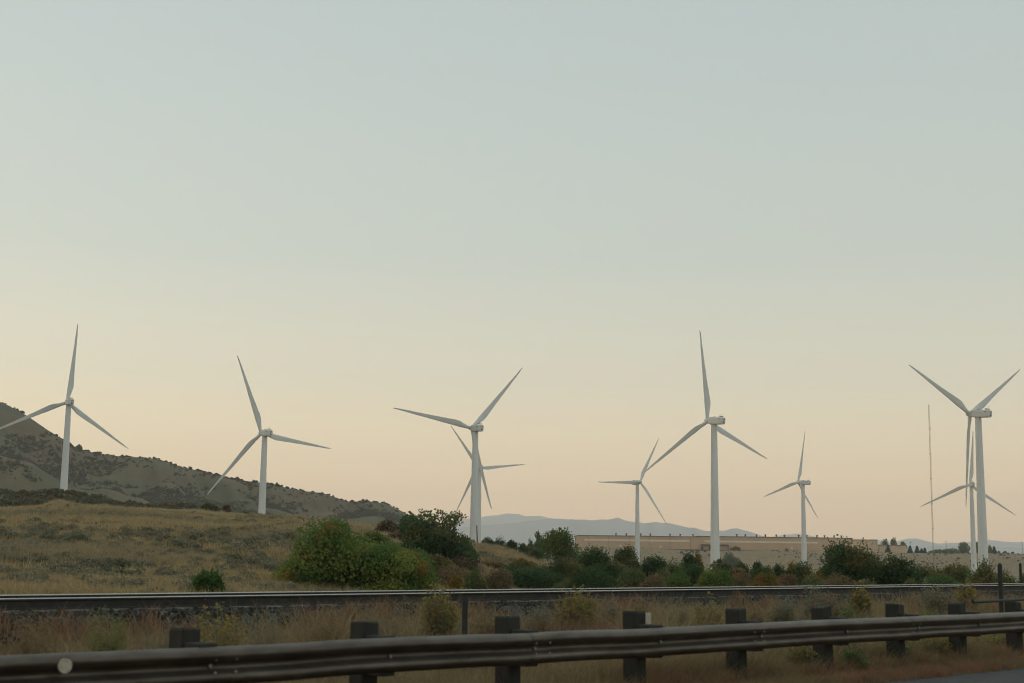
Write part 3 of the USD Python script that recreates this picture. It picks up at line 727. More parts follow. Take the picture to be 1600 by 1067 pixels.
seedn = [100]
def shrub(px0, px1, top, Y, mat, label, name='bush', cat='bush', group=None, depth=None, shoot=.12, nl=9, lobes=None, leaf=None, n=None, sink=0.0, topf=.9, base=None, density=1.0, top_lobes=None):
    """A bush that spans px0..px1, reaching up to row top, standing on the ground at depth Y."""
    seedn[0] += 1; rng = np.random.default_rng(seedn[0])
    pc = (px0 + px1) / 2; g = gpt(pc, Y); g[2] -= sink
    w = (px1 - px0) / F * Y; h = at(pc, top, Y)[2] - g[2]
    d = depth or w * .8
    L = lobes(w, d, h, rng) if lobes else bush_lobes(w, d, h, rng, nl, topf)
    pix = Y / 1422.0                                          # one pixel of the render at this depth
    lf = leaf or max(.045, 1.12 * pix)
    cnt = n or int(np.clip(density * 9.5 * (w * h) / (lf * lf), 500, 22000))
    P, N = cloud(L, cnt, rng); P = fit(P, w, h * (1 - .35 * shoot))
    if shoot:
        P2, N2 = shoots(L, int(60 + cnt / 90), h * shoot, rng); P, N = np.vstack([P, P2]), np.vstack([N, N2])
        keep = P[:, 2] > 0; P, N = P[keep], N[keep]
    t = thing(name, label, cat, g, group)
    obj('foliage', leaves(P, N, lf, rng), M[mat], t)
    if top_lobes:
        P, N = cloud([(x * w, -.12 * d, z * h, sx * w, d * .26, sz * h) for x, z, sx, sz in top_lobes], 3400, rng)
        obj('foliage', leaves(P, N, lf, rng), M['orange'], t, label='yellowing leaves along the top of the bush')
    obj('stem', stems(w, d, h, rng, 6), M['bark'], t)
    return t

def tree(px0, px1, top, Y, mat, label, trunk_px=None, crown_bottom=.3, name='tree', group=None, nl=10, shoot=.08, flat=1.0):
    seedn[0] += 1; rng = np.random.default_rng(seedn[0])
    pc = (px0 + px1) / 2; g = gpt(pc, Y); w = (px1 - px0) / F * Y; h = at(pc, top, Y)[2] - g[2]
    cb = h * crown_bottom; ch = h - cb; L = []
    for i in range(nl):
        a, r, z = rng.uniform(0, 2 * math.pi), rng.random() ** .5, rng.random()
        rr = math.sin(math.pi * (.18 + .74 * z)) * r
        s = rng.uniform(.24, .34)
        L.append((math.cos(a) * rr * w * .36, math.sin(a) * rr * w * .32, cb + ch * (.16 + .68 * z), w * s * .78, w * s * .75, ch * s * .75))
    L.append((0, 0, cb + ch * .5, w * .34, w * .32, ch * .38))
    pix = Y / 1422.0; lf = max(.05, 1.12 * pix)
    P, N = cloud(L, int(np.clip(9 * w * ch / lf ** 2, 500, 20000)), rng); P = fit(P, w, h * .97)
    if shoot:
        P2, N2 = shoots(L, 60, h * shoot, rng); P, N = np.vstack([P, P2]), np.vstack([N, N2])
    t = thing(name, label, 'tree', g, group)
    obj('crown', leaves(P, N, lf, rng), M[mat], t)
    tr = [tube([[0, 0, -.3], [rng.normal(0, .03 * h), 0, h * .3], [rng.normal(0, .03 * h), 0, h * .7]], [h * .03, h * .022, h * .008], 7)]
    for k in range(5):
        a = rng.uniform(0, 6.28); z0 = h * rng.uniform(.2, .45)
        tr.append(tube([[0, 0, z0], [math.cos(a) * w * .18, math.sin(a) * w * .18, z0 + h * .18], [math.cos(a) * w * .33, math.sin(a) * w * .33, z0 + h * .32]], [h * .012, h * .008, h * .003], 5))
    obj('trunk', join(*tr), M['bark'], t)
    return t

def conifer(px, top, Y, wpx, label, group='dark conifers on the mesa'):
    seedn[0] += 1; rng = np.random.default_rng(seedn[0])
    g = gpt(px, Y); h = at(px, top, Y)[2] - g[2]; w = wpx / F * Y
    n = 1400; z = rng.random(n) ** 1.3; a = rng.uniform(0, 6.28, n); r = (1 - z) * w / 2 * rng.uniform(.3, 1.05, n) * (1 + .15 * np.sin(z * 40))
    P = np.stack([np.cos(a) * r, np.sin(a) * r, h * (.06 + .94 * z)], -1); N = np.stack([np.cos(a), np.sin(a), .5 + 0 * a], -1)
    t = thing('conifer', label, 'conifer', g, group)
    obj('crown', leaves(P, N, 1.4 * Y / 1422.0, rng), M['conifer'], t)
    obj('trunk', tube([[0, 0, -.3], [0, 0, h * .6]], [h * .03, h * .01], 6), M['bark'], t)

# --- behind the railway, left to right
def hump_lobes(w, d, h, rng):
    out = []
    for x, z, sx, sz in ((-.17, .60, .17, .33), (-.22, .40, .2, .4), (-.34, .22, .15, .26), (-.42, .12, .09, .16), (-.06, .45, .17, .33), (.08, .36, .17, .30), (.2, .40, .17, .24), (.32, .36, .15, .28), (.40, .2, .11, .24), (.1, .16, .22, .2),
                         (-.13, .78, .09, .16), (-.25, .16, .2, .2), (.28, .14, .2, .18), (.22, .52, .1, .14), (.36, .50, .08, .12)):
        for q in range(2):
            out.append((x * w + rng.normal(0, .015 * w), rng.normal(0, .2) * d, z * h + rng.normal(0, .02 * h), sx * w * .9, d * .3, sz * h * .9))
    return out
shrub(440, 672, 815, 41.5, 'green', 'large two-humped green bush with yellowing top right behind the railway', depth=3.6, lobes=hump_lobes, top_lobes=[(-.15, .88, .07, .10), (-.19, .76, .08, .10), (-.30, .58, .06, .10), (.12, .60, .10, .06), (.30, .60, .12, .06), (.44, .44, .05, .10), (-.40, .32, .05, .08)], leaf=.062, n=26000, sink=.1, shoot=.06)
shrub(304, 352, 890, 33, 'green', 'small bright green bush alone before the grassy field, close behind the rails', leaf=.05, shoot=.3)
def leaning(w, d, h, rng):
    out = []
    for x, z, sx, sz in ((-.36, .80, .1, .11), (-.28, .70, .16, .16), (-.12, .62, .18, .17), (.05, .52, .19, .18), (.2, .42, .2, .2), (-.2, .48, .2, .2), (.0, .34, .22, .2), (.3, .28, .16, .16), (-.3, .3, .14, .2), (.1, .2, .3, .16), (.38, .22, .12, .14)):
        out.append((x * w, rng.normal(0, .15) * d, z * h, sx * w, d * .3, sz * h))
    return out
t_ = shrub(628, 742, 806, 66, 'darkgreen', 'dark leaning tree with a thin twiggy top, right of the large green bush', name='tree', cat='tree', depth=4.0, lobes=leaning, shoot=.1, leaf=.08)
def twiggy(px0, px1, py0, py1, Y, parent):
    """Bare twigs with few leaves at the crown's top: part of the leaning tree."""
    rng = np.random.default_rng(77); g = gpt(685, Y); tw, P = [], []
    o = at(660, 850, Y)
    for k in range(26):
        s = at(rng.uniform(640, 715), rng.uniform(835, 850), Y) + [0, rng.uniform(-1, 1), 0]
        f = rng.random(); e = at(px0 + (px1 - px0) * f, py0 + (py1 - py0) * (.25 * rng.random() + max(0, (f - .5) * 1.2) ** 1.5 + (.35 - f if f < .35 else 0) * .3), Y) + [0, rng.uniform(-1.5, 1.5), 0]
        m = (s + e) / 2 + rng.normal(0, .12, 3)
        tw.append(tube([s, m, e], [.022, .014, .006], 4))
        for q in range(16):
            f = rng.uniform(.35, 1.02); P.append(s * (1 - f) ** 2 + 2 * m * f * (1 - f) + e * f * f + rng.normal(0, .09, 3))
    tt = join(*tw); tt.apply_translation(-np.array(parent.GetAttribute('xformOp:translate').Get()))
    obj('twig', tt, M['bark'], parent)
    P = np.array(P) - np.array(parent.GetAttribute('xformOp:translate').Get())
    P = np.repeat(P, 3, 0) + rng.normal(0, .05, (len(P) * 3, 3))
    obj('foliage', leaves(P, P * 0, .085, rng), M['olive'], parent, label='sparse brownish leaves on the top twigs')
twiggy(645, 727, 799, 806, 66, t_)
shrub(700, 752, 868, 64, 'red', 'reddish brown bush at the right foot of the leaning dark tree', shoot=.15)
shrub(700, 726, 898, 52, 'orange', 'small orange shrub behind the rails, below the leaning dark tree')
shrub(722, 760, 892, 54, 'olive', 'low olive yellow shrub behind the rails, right of the small orange one')
shrub(752, 800, 888, 56, 'brownleaf', 'brown dry shrub behind the rails between the leaning tree and the dark thicket')
shrub(585, 635, 812, 118, 'red', 'dark red bush on the field crest behind the large green bush')
shrub(540, 590, 826, 118, 'red', 'low reddish bush on the field crest behind the yellowing top of the green bush')
shrub(606, 634, 828, 100, 'red', 'small bright red shrub beside the leaning dark tree')
shrub(555, 612, 829, 80, 'midgreen', 'low rounded green bush showing between the two humps of the large green bush')
shrub(308, 338, 785, 186, 'darkgreen', 'dark green bush on the field crest, left of the second turbine tower', group='bushes along the field crest')
shrub(336, 362, 789, 186, 'red', 'reddish bush on the field crest beside the dark green one', group='bushes along the field crest')
shrub(362, 392, 799, 186, 'darkgreen', 'low dark bush on the field crest close to the second turbine tower', group='bushes along the field crest')
shrub(392, 412, 801, 186, 'darkgreen', 'dark bush at the foot of the second turbine tower', group='bushes along the field crest')
shrub(426, 446, 808, 186, 'midgreen', 'tiny green bush just right of the second turbine tower', group='bushes along the field crest')
shrub(706, 740, 838, 150, 'olive', 'rounded grey green bush left of the large turbine tower foot')
shrub(722, 752, 850, 120, 'darkgreen', 'dark bush in front of the large turbine tower foot, above the red bush')
shrub(748, 775, 839, 172, 'darkgreen', 'dark bush directly right of the large turbine tower foot', name='tree', cat='tree')
shrub(770, 792, 838, 176, 'darkgreen', 'dark open tree with gaps, second right of the large turbine tower', name='tree', cat='tree', density=.6)
shrub(788, 812, 843, 174, 'darkgreen', 'dark open low tree on the mound, third right of the large turbine tower', name='tree', cat='tree', density=.6)
shrub(808, 832, 848, 168, 'darkgreen', 'dark rounded low tree at the right end of the mound row', name='tree', cat='tree')
shrub(816, 846, 858, 140, 'darkgreen', 'dark bush on the falling right flank of the mound')
tree(831, 849, 834, 420, 'midgreen', 'slim pale far tree standing left of the round green tree')
shrub(822, 838, 842, 420, 'midgreen', 'small pale far bush left of the slim far tree')
tree(846, 905, 827, 108, 'midgreen', 'round green tree left of the tan building end', crown_bottom=.22, shoot=.05)
shrub(794, 836, 872, 88, 'orange', 'orange brown shrub on the mound slope left of the dark thicket')
shrub(780, 806, 884, 80, 'red', 'dull red shrub at the left edge of the dark thicket')
shrub(786, 872, 878, 70, 'darkgreen', 'dark bush at the left end of the thicket behind the rails', shoot=.16)
shrub(846, 930, 872, 68, 'darkgreen', 'broad dark bush in the thicket below the round green tree', shoot=.16)
shrub(888, 964, 853, 78, 'darkgreen', 'tall dark spiky bush in the thicket before the left end of the tan building', shoot=.2)
shrub(905, 982, 880, 66, 'darkgreen', 'dark low bush in the thicket below the tall spiky one', shoot=.14)
shrub(954, 1002, 853, 98, 'darkgreen', 'dark bush before the foot of the small turbine that faces the viewer', shoot=.12)
shrub(948, 990, 877, 74, 'brownleaf', 'brownish pink bush in the thicket below the small facing turbine')
shrub(968, 1024, 888, 62, 'olive', 'low olive bush behind the rails under the small facing turbine')
shrub(996, 1050, 868, 104, 'darkgreen', 'dark bush right of the small facing turbine foot')
shrub(1018, 1062, 888, 64, 'olive', 'thin olive bush behind the rails in the middle of the thicket', density=.7)
shrub(1036, 1070, 875, 86, 'olive', 'greyish olive bush between dark bushes, left of the middle large turbine')
shrub(1056, 1100, 865, 96, 'darkgreen', 'dark bush left of the middle large turbine foot')
shrub(1066, 1112, 880, 80, 'darkgreen', 'dark low bush left below the middle large turbine foot')
shrub(1080, 1100, 864, 130, 'orange', 'small yellowish bush on the slope left of the middle large turbine')
shrub(1036, 1082, 893, 60, 'green', 'low green bush behind the rails, left of the yellow green one')
shrub(1084, 1142, 887, 58, 'green', 'yellow green bush behind the rails under the middle large turbine', shoot=.14)
shrub(1102, 1150, 876, 100, 'darkgreen', 'dark bush hiding the foot of the middle large turbine')
shrub(1146, 1172, 876, 104, 'darkgreen', 'dark small bush right of the middle large turbine foot')
shrub(1168, 1194, 877, 100, 'darkgreen', 'dark small bush, second right of the middle large turbine foot')
shrub(1136, 1180, 896, 66, 'brownleaf', 'brown dry low bush behind the rails left of the orange yellow one')
shrub(1166, 1222, 896, 58, 'orange', 'orange yellow bush behind the rails between two turbines')
shrub(1190, 1212, 882, 92, 'olive', 'olive small bush above the orange yellow bush', )
shrub(1208, 1232, 880, 94, 'darkgreen', 'dark small bush left of the small turbine before the building', )
shrub(1228, 1248, 877, 96, 'orange', 'orange bush left of the foot of the small turbine before the building')
shrub(1238, 1276, 876, 90, 'darkgreen', 'dark round bush at the foot of the small turbine before the building')
shrub(1206, 1262, 898, 62, 'brownleaf', 'low reddish brown bush behind the rails right of the orange yellow one')
shrub(1268, 1300, 886, 84, 'orange', 'ochre bush left of the biggest dark bush')
shrub(1252, 1304, 898, 64, 'olive', 'low olive bush behind the rails left of the biggest dark bush')
def fan(w, d, h, rng):
    return [(x * w, rng.normal(0, .12) * d, z * h, sx * w, d * .3, sz * h) for x, z, sx, sz in ((-.2, .68, .2, .22), (.05, .62, .22, .22), (-.32, .48, .14, .12), (.25, .5, .2, .24), (-.05, .42, .3, .26), (.1, .2, .38, .22), (-.22, .22, .22, .22), (.36, .34, .12, .2))]
shrub(1286, 1376, 846, 70, 'darkgreen', 'biggest dark bush with spiky top, before the right end of the tan building', lobes=fan, shoot=.26, leaf=.075)
shrub(1362, 1432, 866, 70, 'darkgreen', 'dark spiky bush right next to the biggest dark bush', shoot=.26, leaf=.075)
shrub(1334, 1382, 904, 52, 'olive', 'low pale green shrub behind the rails under the biggest dark bush')
shrub(1398, 1430, 904, 52, 'olive', 'low pale green shrub behind the rails under the second dark bush')
shrub(1420, 1466, 880, 80, 'darkgreen', 'dark green bush at the foot of the lattice mast')
shrub(1452, 1530, 881, 74, 'olive', 'broad olive bush before the two right-hand turbine towers', shoot=.15)
shrub(1508, 1560, 878, 72, 'olive', 'olive bush with an upright twig at the foot of the largest right-hand tower', shoot=.3)
shrub(1436, 1500, 897, 60, 'midgreen', 'low green bush behind the rails right of the lattice mast')
shrub(1546, 1590, 890, 72, 'olive', 'olive bush at the right end of the bush row')
shrub(1590, 1640, 894, 74, 'midgreen', 'green bush cut by the right edge of the view')
shrub(1128, 1156, 864, 1190, 'darkgreen', 'flat dark bush on the mesa slope right of the middle large turbine', shoot=0)
shrub(1108, 1117, 851, 1392, 'orange', 'small yellow bush by the entrance frame of the tan building', shoot=0)
shrub(1143, 1156, 853, 1392, 'orange', 'small yellow bush by the tan wall right of the entrance frame', shoot=0)
shrub(652, 716, 866, 58, 'darkgreen', 'dark low bush under the leaning dark tree, right of the large green bush')
shrub(688, 748, 884, 56, 'brownleaf', 'brown low bush under the leaning dark tree behind the orange shrub')
shrub(738, 792, 872, 84, 'brownleaf', 'dry brown bush on the mound slope right of the red brown bush')
shrub(1000, 1046, 896, 57, 'brownleaf', 'low brown bush behind the rails below the grey post with the pale reflector')
shrub(1286, 1340, 896, 60, 'brownleaf', 'low brown bush at the left foot of the biggest dark bush')
shrub(1222, 1250, 890, 78, 'darkgreen', 'dark low bush left of the ochre bush, below the small turbine')
shrub(776, 884, 886, 62, 'darkgreen', 'low wide dark bush in front at the left end of the thicket')
shrub(862, 962, 890, 60, 'darkgreen', 'low wide dark bush in front in the middle of the thicket')
shrub(1120, 1170, 886, 84, 'brownleaf', 'rust brown bush between dark bushes right of the middle large turbine foot')
shrub(1162, 1206, 886, 88, 'darkgreen', 'dark bush behind the orange yellow bush')
# --- on the mesa
for px, top, w, lab in ((1388, 852, 8, 'single conifer in front of the low annex of the tan building'), (1422.5, 853, 8, 'first dark conifer right of the annex'), (1433.5, 853, 8, 'second dark conifer right of the annex'),
                        (1440.5, 857.5, 5, 'tiny third conifer right of the annex'), (1445.5, 856.5, 5, 'tiny fourth conifer right of the annex, nearest the mast'), (1554, 854, 7, 'dark conifer right of the largest right-hand tower')):
    conifer(px, top, 1395 if px < 1400 else 1480, w, lab)
for a0, a1, top, Y, m, lab in ((1377, 1388, 842, 1500, 'midgreen', 'far tree behind the low annex, left of two others'), (1392, 1402, 840, 1500, 'midgreen', 'far tree behind the low annex, tallest of three'), (1407, 1418, 846, 1500, 'midgreen', 'far low tree behind the right end of the annex'),
                              (1498, 1516, 847, 1560, 'midgreen', 'broad far tree on the mesa left of the far right-hand tower'), (1523, 1531, 847, 1560, 'midgreen', 'far tree showing between the two right-hand towers'), (1544, 1551, 852, 1560, 'midgreen', 'far tree just right of the largest right-hand tower'),
                              (1558, 1564, 861, 1560, 'olive', 'small pale far bush right of the conifer near the largest tower'), (1569, 1574, 861, 1560, 'olive', 'tiny far bush near the right edge on the mesa'), (1474, 1500, 856.5, 1540, 'midgreen', 'low far hedge mound on the mesa right of the mast'), (1451, 1478, 858, 1540, 'midgreen', 'flat far hedge on the mesa at the lattice mast')):
    shrub(a0, a1, top, Y, m, lab, name='tree' if 'tree' in lab else 'bush', cat='tree' if 'tree' in lab else 'bush', shoot=0, nl=6)
for px, dpy, w in ((303, 5, 5), (308, 4, 4), (333, 4, 5), (366, 6, 6), (392, 5, 5), (420, 4, 5), (429, 6, 6), (445, 3, 5), (547, 4, 4), (470, 3, 5), (18, 4, 5), (128, 4, 6), (210, 3, 5), (500, 3, 5)):
    top = float(np.interp(px, [s[0] for s in SIL], [s[1] for s in SIL]))
    shrub(px - w / 2, px + w / 2, top - dpy, 1470, 'darkgreen', 'tiny dark bush standing on the skyline of the brown hill', group='bushes on the hill skyline', shoot=0, nl=4, sink=1.0)

# --- near plants in front of the railway
def stemmy(w, h, rng, n, leafn, mat_leaf, mat_top, t, lf):
    """Sagebrush or rabbitbrush: thin stems that fan up, small leaves, flowers or seed heads on top."""
    S, L, T = [], [], []
    for k in range(n):
        a, e = rng.uniform(0, 6.28), math.acos(1 - rng.random() * .93)
        q = rng.uniform(.55, 1.04) if k % 3 == 0 else rng.uniform(.86, 1.06)
        lump = 1 + .14 * math.sin(3 * a + w * 9) * math.sin(e * 2) + .1 * math.sin(5 * a + 1 + h * 7)
        tip = np.array([math.cos(a) * math.sin(e) ** .8 * w / 2, math.sin(a) * math.sin(e) ** .8 * w / 2, h * (.10 + .9 * math.cos(e) ** .75)]) * q * lump
        b = tip * [.12, .12, 0] + [0, 0, -.05]
        mid = tip * [.42, .42, .55]
        S.append((b, mid, tip)); f = rng.uniform(.3, 1.03, leafn)[:, None]
        Q = b * (1 - f) ** 2 + 2 * mid * f * (1 - f) + tip * f * f + rng.normal(0, .035, (leafn, 3)); L.append(Q)
        T.append(tip + rng.normal(0, .022, (5 if e < 1.0 else 0, 3)))
    Vs, Fs = [], []
    for i, (b, m, e) in enumerate(S):
        side = np.cross(e - b, rng.normal(0, 1, 3)); side = side / (np.linalg.norm(side) + 1e-9) * .004
        k = len(Vs); Vs += [b - side, b + side, m - side, m + side, e]; Fs += [(k, k + 1, k + 3), (k, k + 3, k + 2), (k + 2, k + 3, k + 4)]
    obj('stem', (np.array(Vs), np.array(Fs)), M['brownleaf'], t)
    P = np.vstack(L); P = P[P[:, 2] > 0]
    obj('foliage', leaves(P, np.tile([0, 0, 1.0], (len(P), 1)), lf, rng, 2.2), M[mat_leaf], t)
    if mat_top:
        P = np.vstack(T); obj('flower_head', leaves(P, np.tile([0, 0, 1.0], (len(P), 1)), lf * 1.5, rng, 1.2), M[mat_top], t)
def near(px0, px1, top, Y, kind, label):
    seedn[0] += 1; rng = np.random.default_rng(seedn[0]); pc = (px0 + px1) / 2
    g = gpt(pc, Y); w = (px1 - px0) / F * Y; h = at(pc, top, Y)[2] - g[2]
    name, cat, lm, tm = {'sage': ('sagebrush', 'sagebrush', 'sage', None), 'rabbit': ('rabbitbrush', 'rabbitbrush', 'rabbit', 'yellow'), 'weed': ('weed', 'weed', 'brownleaf', None), 'green': ('weed', 'weed', 'midgreen', None)}[kind]
    t = thing(name, label, cat, g)
    n = int(np.clip(620 * w * max(h, .4), 140, 800))
    stemmy(w, h, rng, n, 13, lm, tm, t, max(.02, 1.5 * Y / 1422))
near(655, 722, 927, 21, 'rabbit', 'tall grey rabbitbrush with yellow top just left of the thin dark post')
near(868, 935, 930, 24, 'rabbit', 'wide rabbitbrush with yellowish dome behind the beam, right of the middle')
near(928, 975, 937, 25, 'sage', 'dark grey sagebrush right next to the wide yellowish dome')
near(975, 1020, 940, 25, 'weed', 'reddish dry weed clump behind the post with the pale reflector')
near(1080, 1136, 945, 22, 'rabbit', 'rounded rabbitbrush left of the second post from the pale reflector')
near(1040, 1085, 948, 24, 'sage', 'grey low sagebrush between the reflector post and the rounded rabbitbrush')
near(1245, 1312, 920, 27, 'sage', 'large grey purple sagebrush that reaches up to the rails')
near(1200, 1250, 938, 26, 'sage', 'smaller grey sagebrush left of the one reaching the rails')
near(1326, 1362, 924, 29, 'rabbit', 'small round yellowish brush close under the rails')
near(1290, 1340, 945, 27, 'green', 'green weed clump right of the large grey purple sagebrush')
near(1428, 1490, 917, 30, 'sage', 'tall pale grey sagebrush left of the square post near the right end')
near(1488, 1530, 922, 31, 'rabbit', 'yellowish brush left of the pipe fence')
near(1432, 1470, 950, 25, 'green', 'low green weed at the foot of the tall pale grey sagebrush')
near(1405, 1440, 930, 32, 'weed', 'pinkish dry weed left of the tall pale grey sagebrush')
near(1150, 1195, 945, 26, 'weed', 'thin brown weed between two posts right of the middle')
near(300, 392, 968, 15, 'rabbit', 'broad yellow green rabbitbrush just above the beam at the left')
near(392, 450, 962, 17, 'sage', 'grey brush right of the broad yellow green rabbitbrush')
near(820, 868, 948, 23, 'sage', 'dull grey sagebrush left of the wide yellowish dome')
near(735, 790, 955, 22, 'weed', 'tan weed clump right of the thin dark post')
near(560, 640, 958, 20, 'sage', 'grey brown brush left of the tall rabbitbrush')
near(480, 556, 960, 19, 'weed', 'brown dry weed clump at the left middle above the beam')
near(1415, 1490, 994, 21.8, 'rabbit', 'yellow flowering rabbitbrush below the beam between two right-hand posts')
near(1508, 1580, 992, 24.0, 'rabbit', 'yellow flowering rabbitbrush below the beam by the last post')
near(1380, 1420, 1000, 20.8, 'green', 'dark green weed under the beam beside a post')
near(1225, 1268, 1010, 18.8, 'rabbit', 'small yellowish brush under the beam left of a post')
near(1310, 1350, 1012, 19.5, 'green', 'green weed under the beam right of a post')
near(20, 110, 962, 14.5, 'weed', 'reddish brown weed clump at the far left above the beam')
near(140, 215, 958, 16, 'green', 'dark green brown weed at the left, above the beam reflector')
near(225, 300, 972, 15, 'sage', 'dark grey brush left of the broad yellow green rabbitbrush')

# --- grasses, weeds, scrub and ballast stones that nobody could count
def tuft(rng, n, h, spread, width, lean=.5, heads=False):
    Vs, Fs = [], []
    for k in range(n):
        a, r = rng.uniform(0, 6.28), spread * rng.random() ** .5
        b = np.array([math.cos(a) * r, math.sin(a) * r, -.03]); hh = h * rng.uniform(.5, 1.05)
        a2 = rng.uniform(0, 6.28); l_ = lean * rng.random() * hh
        m = b + [math.cos(a2) * l_ * .3, math.sin(a2) * l_ * .3, hh * .6]; e = b + [math.cos(a2) * l_, math.sin(a2) * l_, hh]
        a3 = rng.uniform(0, 6.28); s = np.array([math.cos(a3), math.sin(a3), 0]) * width / 2
        i = len(Vs); Vs += [b - s, b + s, m - s * .8, m + s * .8, e]; Fs += [(i, i + 1, i + 3), (i, i + 3, i + 2), (i + 2, i + 3, i + 4)]
        if heads:
            i = len(Vs); c = e; s2 = s * 2.2; Vs += [c - [0, 0, hh * .16], c + s2, c + [0, 0, hh * .05], c - s2]; Fs += [(i, i + 1, i + 2), (i, i + 2, i + 3)]
    return np.array(Vs), np.array(Fs)
def blob(rng, n, w, h, leaf):
    L = bush_lobes(w, w, h, rng, 5); P, N = cloud(L, n, rng); return leaves(P, N, leaf, rng)
def instancer(name, protos, mat, P, scale, yaw, idx, kind='stuff', tilt=None):
    path = numbered('/World/' + name)
    pi = UsdGeom.PointInstancer.Define(stage, path)
    rel = pi.CreatePrototypesRel()
    for k, m in enumerate(protos):
        pm = usdkit.mesh(stage, path + '/tuft' + ('_%03d' % k if k else ''), m, mat)
        rel.AddTarget(pm.GetPath())
    pi.CreatePositionsAttr(Vt.Vec3fArray.FromNumpy(np.asarray(P, np.float32)))
    pi.CreateProtoIndicesAttr(Vt.IntArray.FromNumpy(np.asarray(idx, np.int32)))
    s = np.asarray(scale, np.float32)
    pi.CreateScalesAttr(Vt.Vec3fArray.FromNumpy(np.repeat(s[:, None], 3, 1) if s.ndim == 1 else s))
    q = np.zeros((len(P), 4)); q[:, 0], q[:, 3] = np.cos(yaw / 2), np.sin(yaw / 2)
    if tilt is not None:
        q = np.random.default_rng(1).normal(0, 1, (len(P), 4)); q /= np.linalg.norm(q, axis=1, keepdims=True)
    pi.CreateOrientationsAttr(Vt.QuathArray([Gf.Quath(*map(float, r)) for r in q]))
    tag(pi, kind=kind)
    return pi
def in_view(x, y, margin=60):
    px = px_of_azimuth(np.arctan2(x, y))
    return (px > -margin) & (px < 1600 + margin) & (y > 3)

rng = np.random.default_rng(12)
# verge grass between the road and the ballast
N = 60000
s, u = rng.uniform(-8, 46, N), rng.uniform(-.35, 11.0, N)
x, y = GL[0] + GD[0] * s + GN[0] * u, GL[1] + GD[1] * s + GN[1] * u
ok = in_view(x, y) & (v_of(x, y) < -2.5) & (fbm(x / 1.6, y / 1.6, 3, 71) + .55 > rng.uniform(-.4, .9, N)) & (u > eu + .04)
x, y, u = x[ok], y[ok], u[ok]
P = np.stack([x, y, hgt(x, y)], -1)
sc = rng.uniform(.55, 1.25, len(P)) * (1 + .35 * fbm(x / 3, y / 3, 2, 5)) * (1 + .5 * smooth(2.0, 4.5, u)) * np.where(u < .12, .3, np.where(u < .6, .6, 1))
pv = px_of_azimuth(np.arctan2(x, y)); keep = rng.random(len(P)) < .34 + .66 * smooth(350, 900, pv)
x, y, u, P, sc = x[keep], y[keep], u[keep], P[keep], sc[keep]
instancer('dry_grass', [tuft(np.random.default_rng(k), 32, .34 + .05 * k, .15, .007, 1.15, False) for k in range(5)], M['grass'], P, sc, rng.uniform(0, 6.28, len(P)), rng.integers(0, 5, len(P)))
# reddish weeds near the ballast, most at the left
N = 16000
s, v = rng.uniform(-30, 40, N), rng.uniform(-6.6, -2.15, N)
x, y = RC[0] + RD[0] * s + RN[0] * v, RC[1] + RD[1] * s + RN[1] * v
ok = in_view(x, y) & (fbm(x / 2.2, y / 2.2, 3, 15) + .35 - .02 * s > rng.uniform(-.2, 1.1, N)) & (g_of(x, y) > 1.0)
x, y = x[ok], y[ok]
v = v_of(x, y)
P = np.stack([x, y, np.maximum(hgt(x, y), np.interp(v, [-3.4, -1.95], [-.3, .56])) - .02], -1)
instancer('reddish_weeds', [tuft(np.random.default_rng(20 + k), 34, .42, .17, .009, 1.2, False) for k in range(4)], M['redweed'], P, rng.uniform(.6, 1.25, len(P)), rng.uniform(0, 6.28, len(P)), rng.integers(0, 4, len(P)))
N = 9000
s, u = rng.uniform(-6, 44, N), rng.uniform(eu + .02, .9, N)
x, y = GL[0] + GD[0] * s + GN[0] * u, GL[1] + GD[1] * s + GN[1] * u
P = np.stack([x, y, hgt(x, y)], -1)
instancer('roadside_weeds', [tuft(np.random.default_rng(30 + k), 30, .22, .12, .007, 1.2, False) for k in range(4)], M['redweed'], P, rng.uniform(.5, 1.2, len(P)) * np.where(u < .15, .7, 1.3), rng.uniform(0, 6.28, len(P)), rng.integers(0, 4, len(P)))
# grass of the field behind the railway
N = 120000
Yv = np.exp(rng.uniform(math.log(27), math.log(235), N)); pxv = rng.uniform(-60, 900, N)
d = np.array([0.0, 1.0])
x = Yv * np.tan((pxv - CX) / F * math.cos(PITCH)); y = Yv
ok = (v_of(x, y) > 4.0) & (fbm(x / 6, y / 6, 3, 51) + .6 > rng.uniform(-.5, 1.0, N))
x, y = x[ok], y[ok]
P = np.stack([x, y, hgt(x, y)], -1)
sc = rng.uniform(.5, 1.3, len(P)) * (.75 + .004 * y) * (1 + .35 * fbm(x / 9, y / 9, 3, 58))
instancer('field_grass', [tuft(np.random.default_rng(40 + k), 16, .34 + .06 * k, .20, .024, .8) for k in range(4)], M['field'], P, sc, rng.uniform(0, 6.28, len(P)), rng.integers(0, 4, len(P)))
# tall pale grass along the field crest
N = 26000
Yv = rng.uniform(172, 206, N); pxv = rng.uniform(-60, 640, N)
x = Yv * np.tan((pxv - CX) / F * math.cos(PITCH)); y = Yv
ok = fbm(x / 9, y / 9, 3, 57) + .35 > rng.uniform(-.5, 1.0, N)
x, y = x[ok], y[ok]; P = np.stack([x, y, hgt(x, y)], -1)
instancer('crest_grass', [tuft(np.random.default_rng(140 + k), 20, .5, .3, .04, .8) for k in range(3)], M['palegrass'], P, rng.uniform(.6, 1.3, len(P)), rng.uniform(0, 6.28, len(P)), rng.integers(0, 3, len(P)))
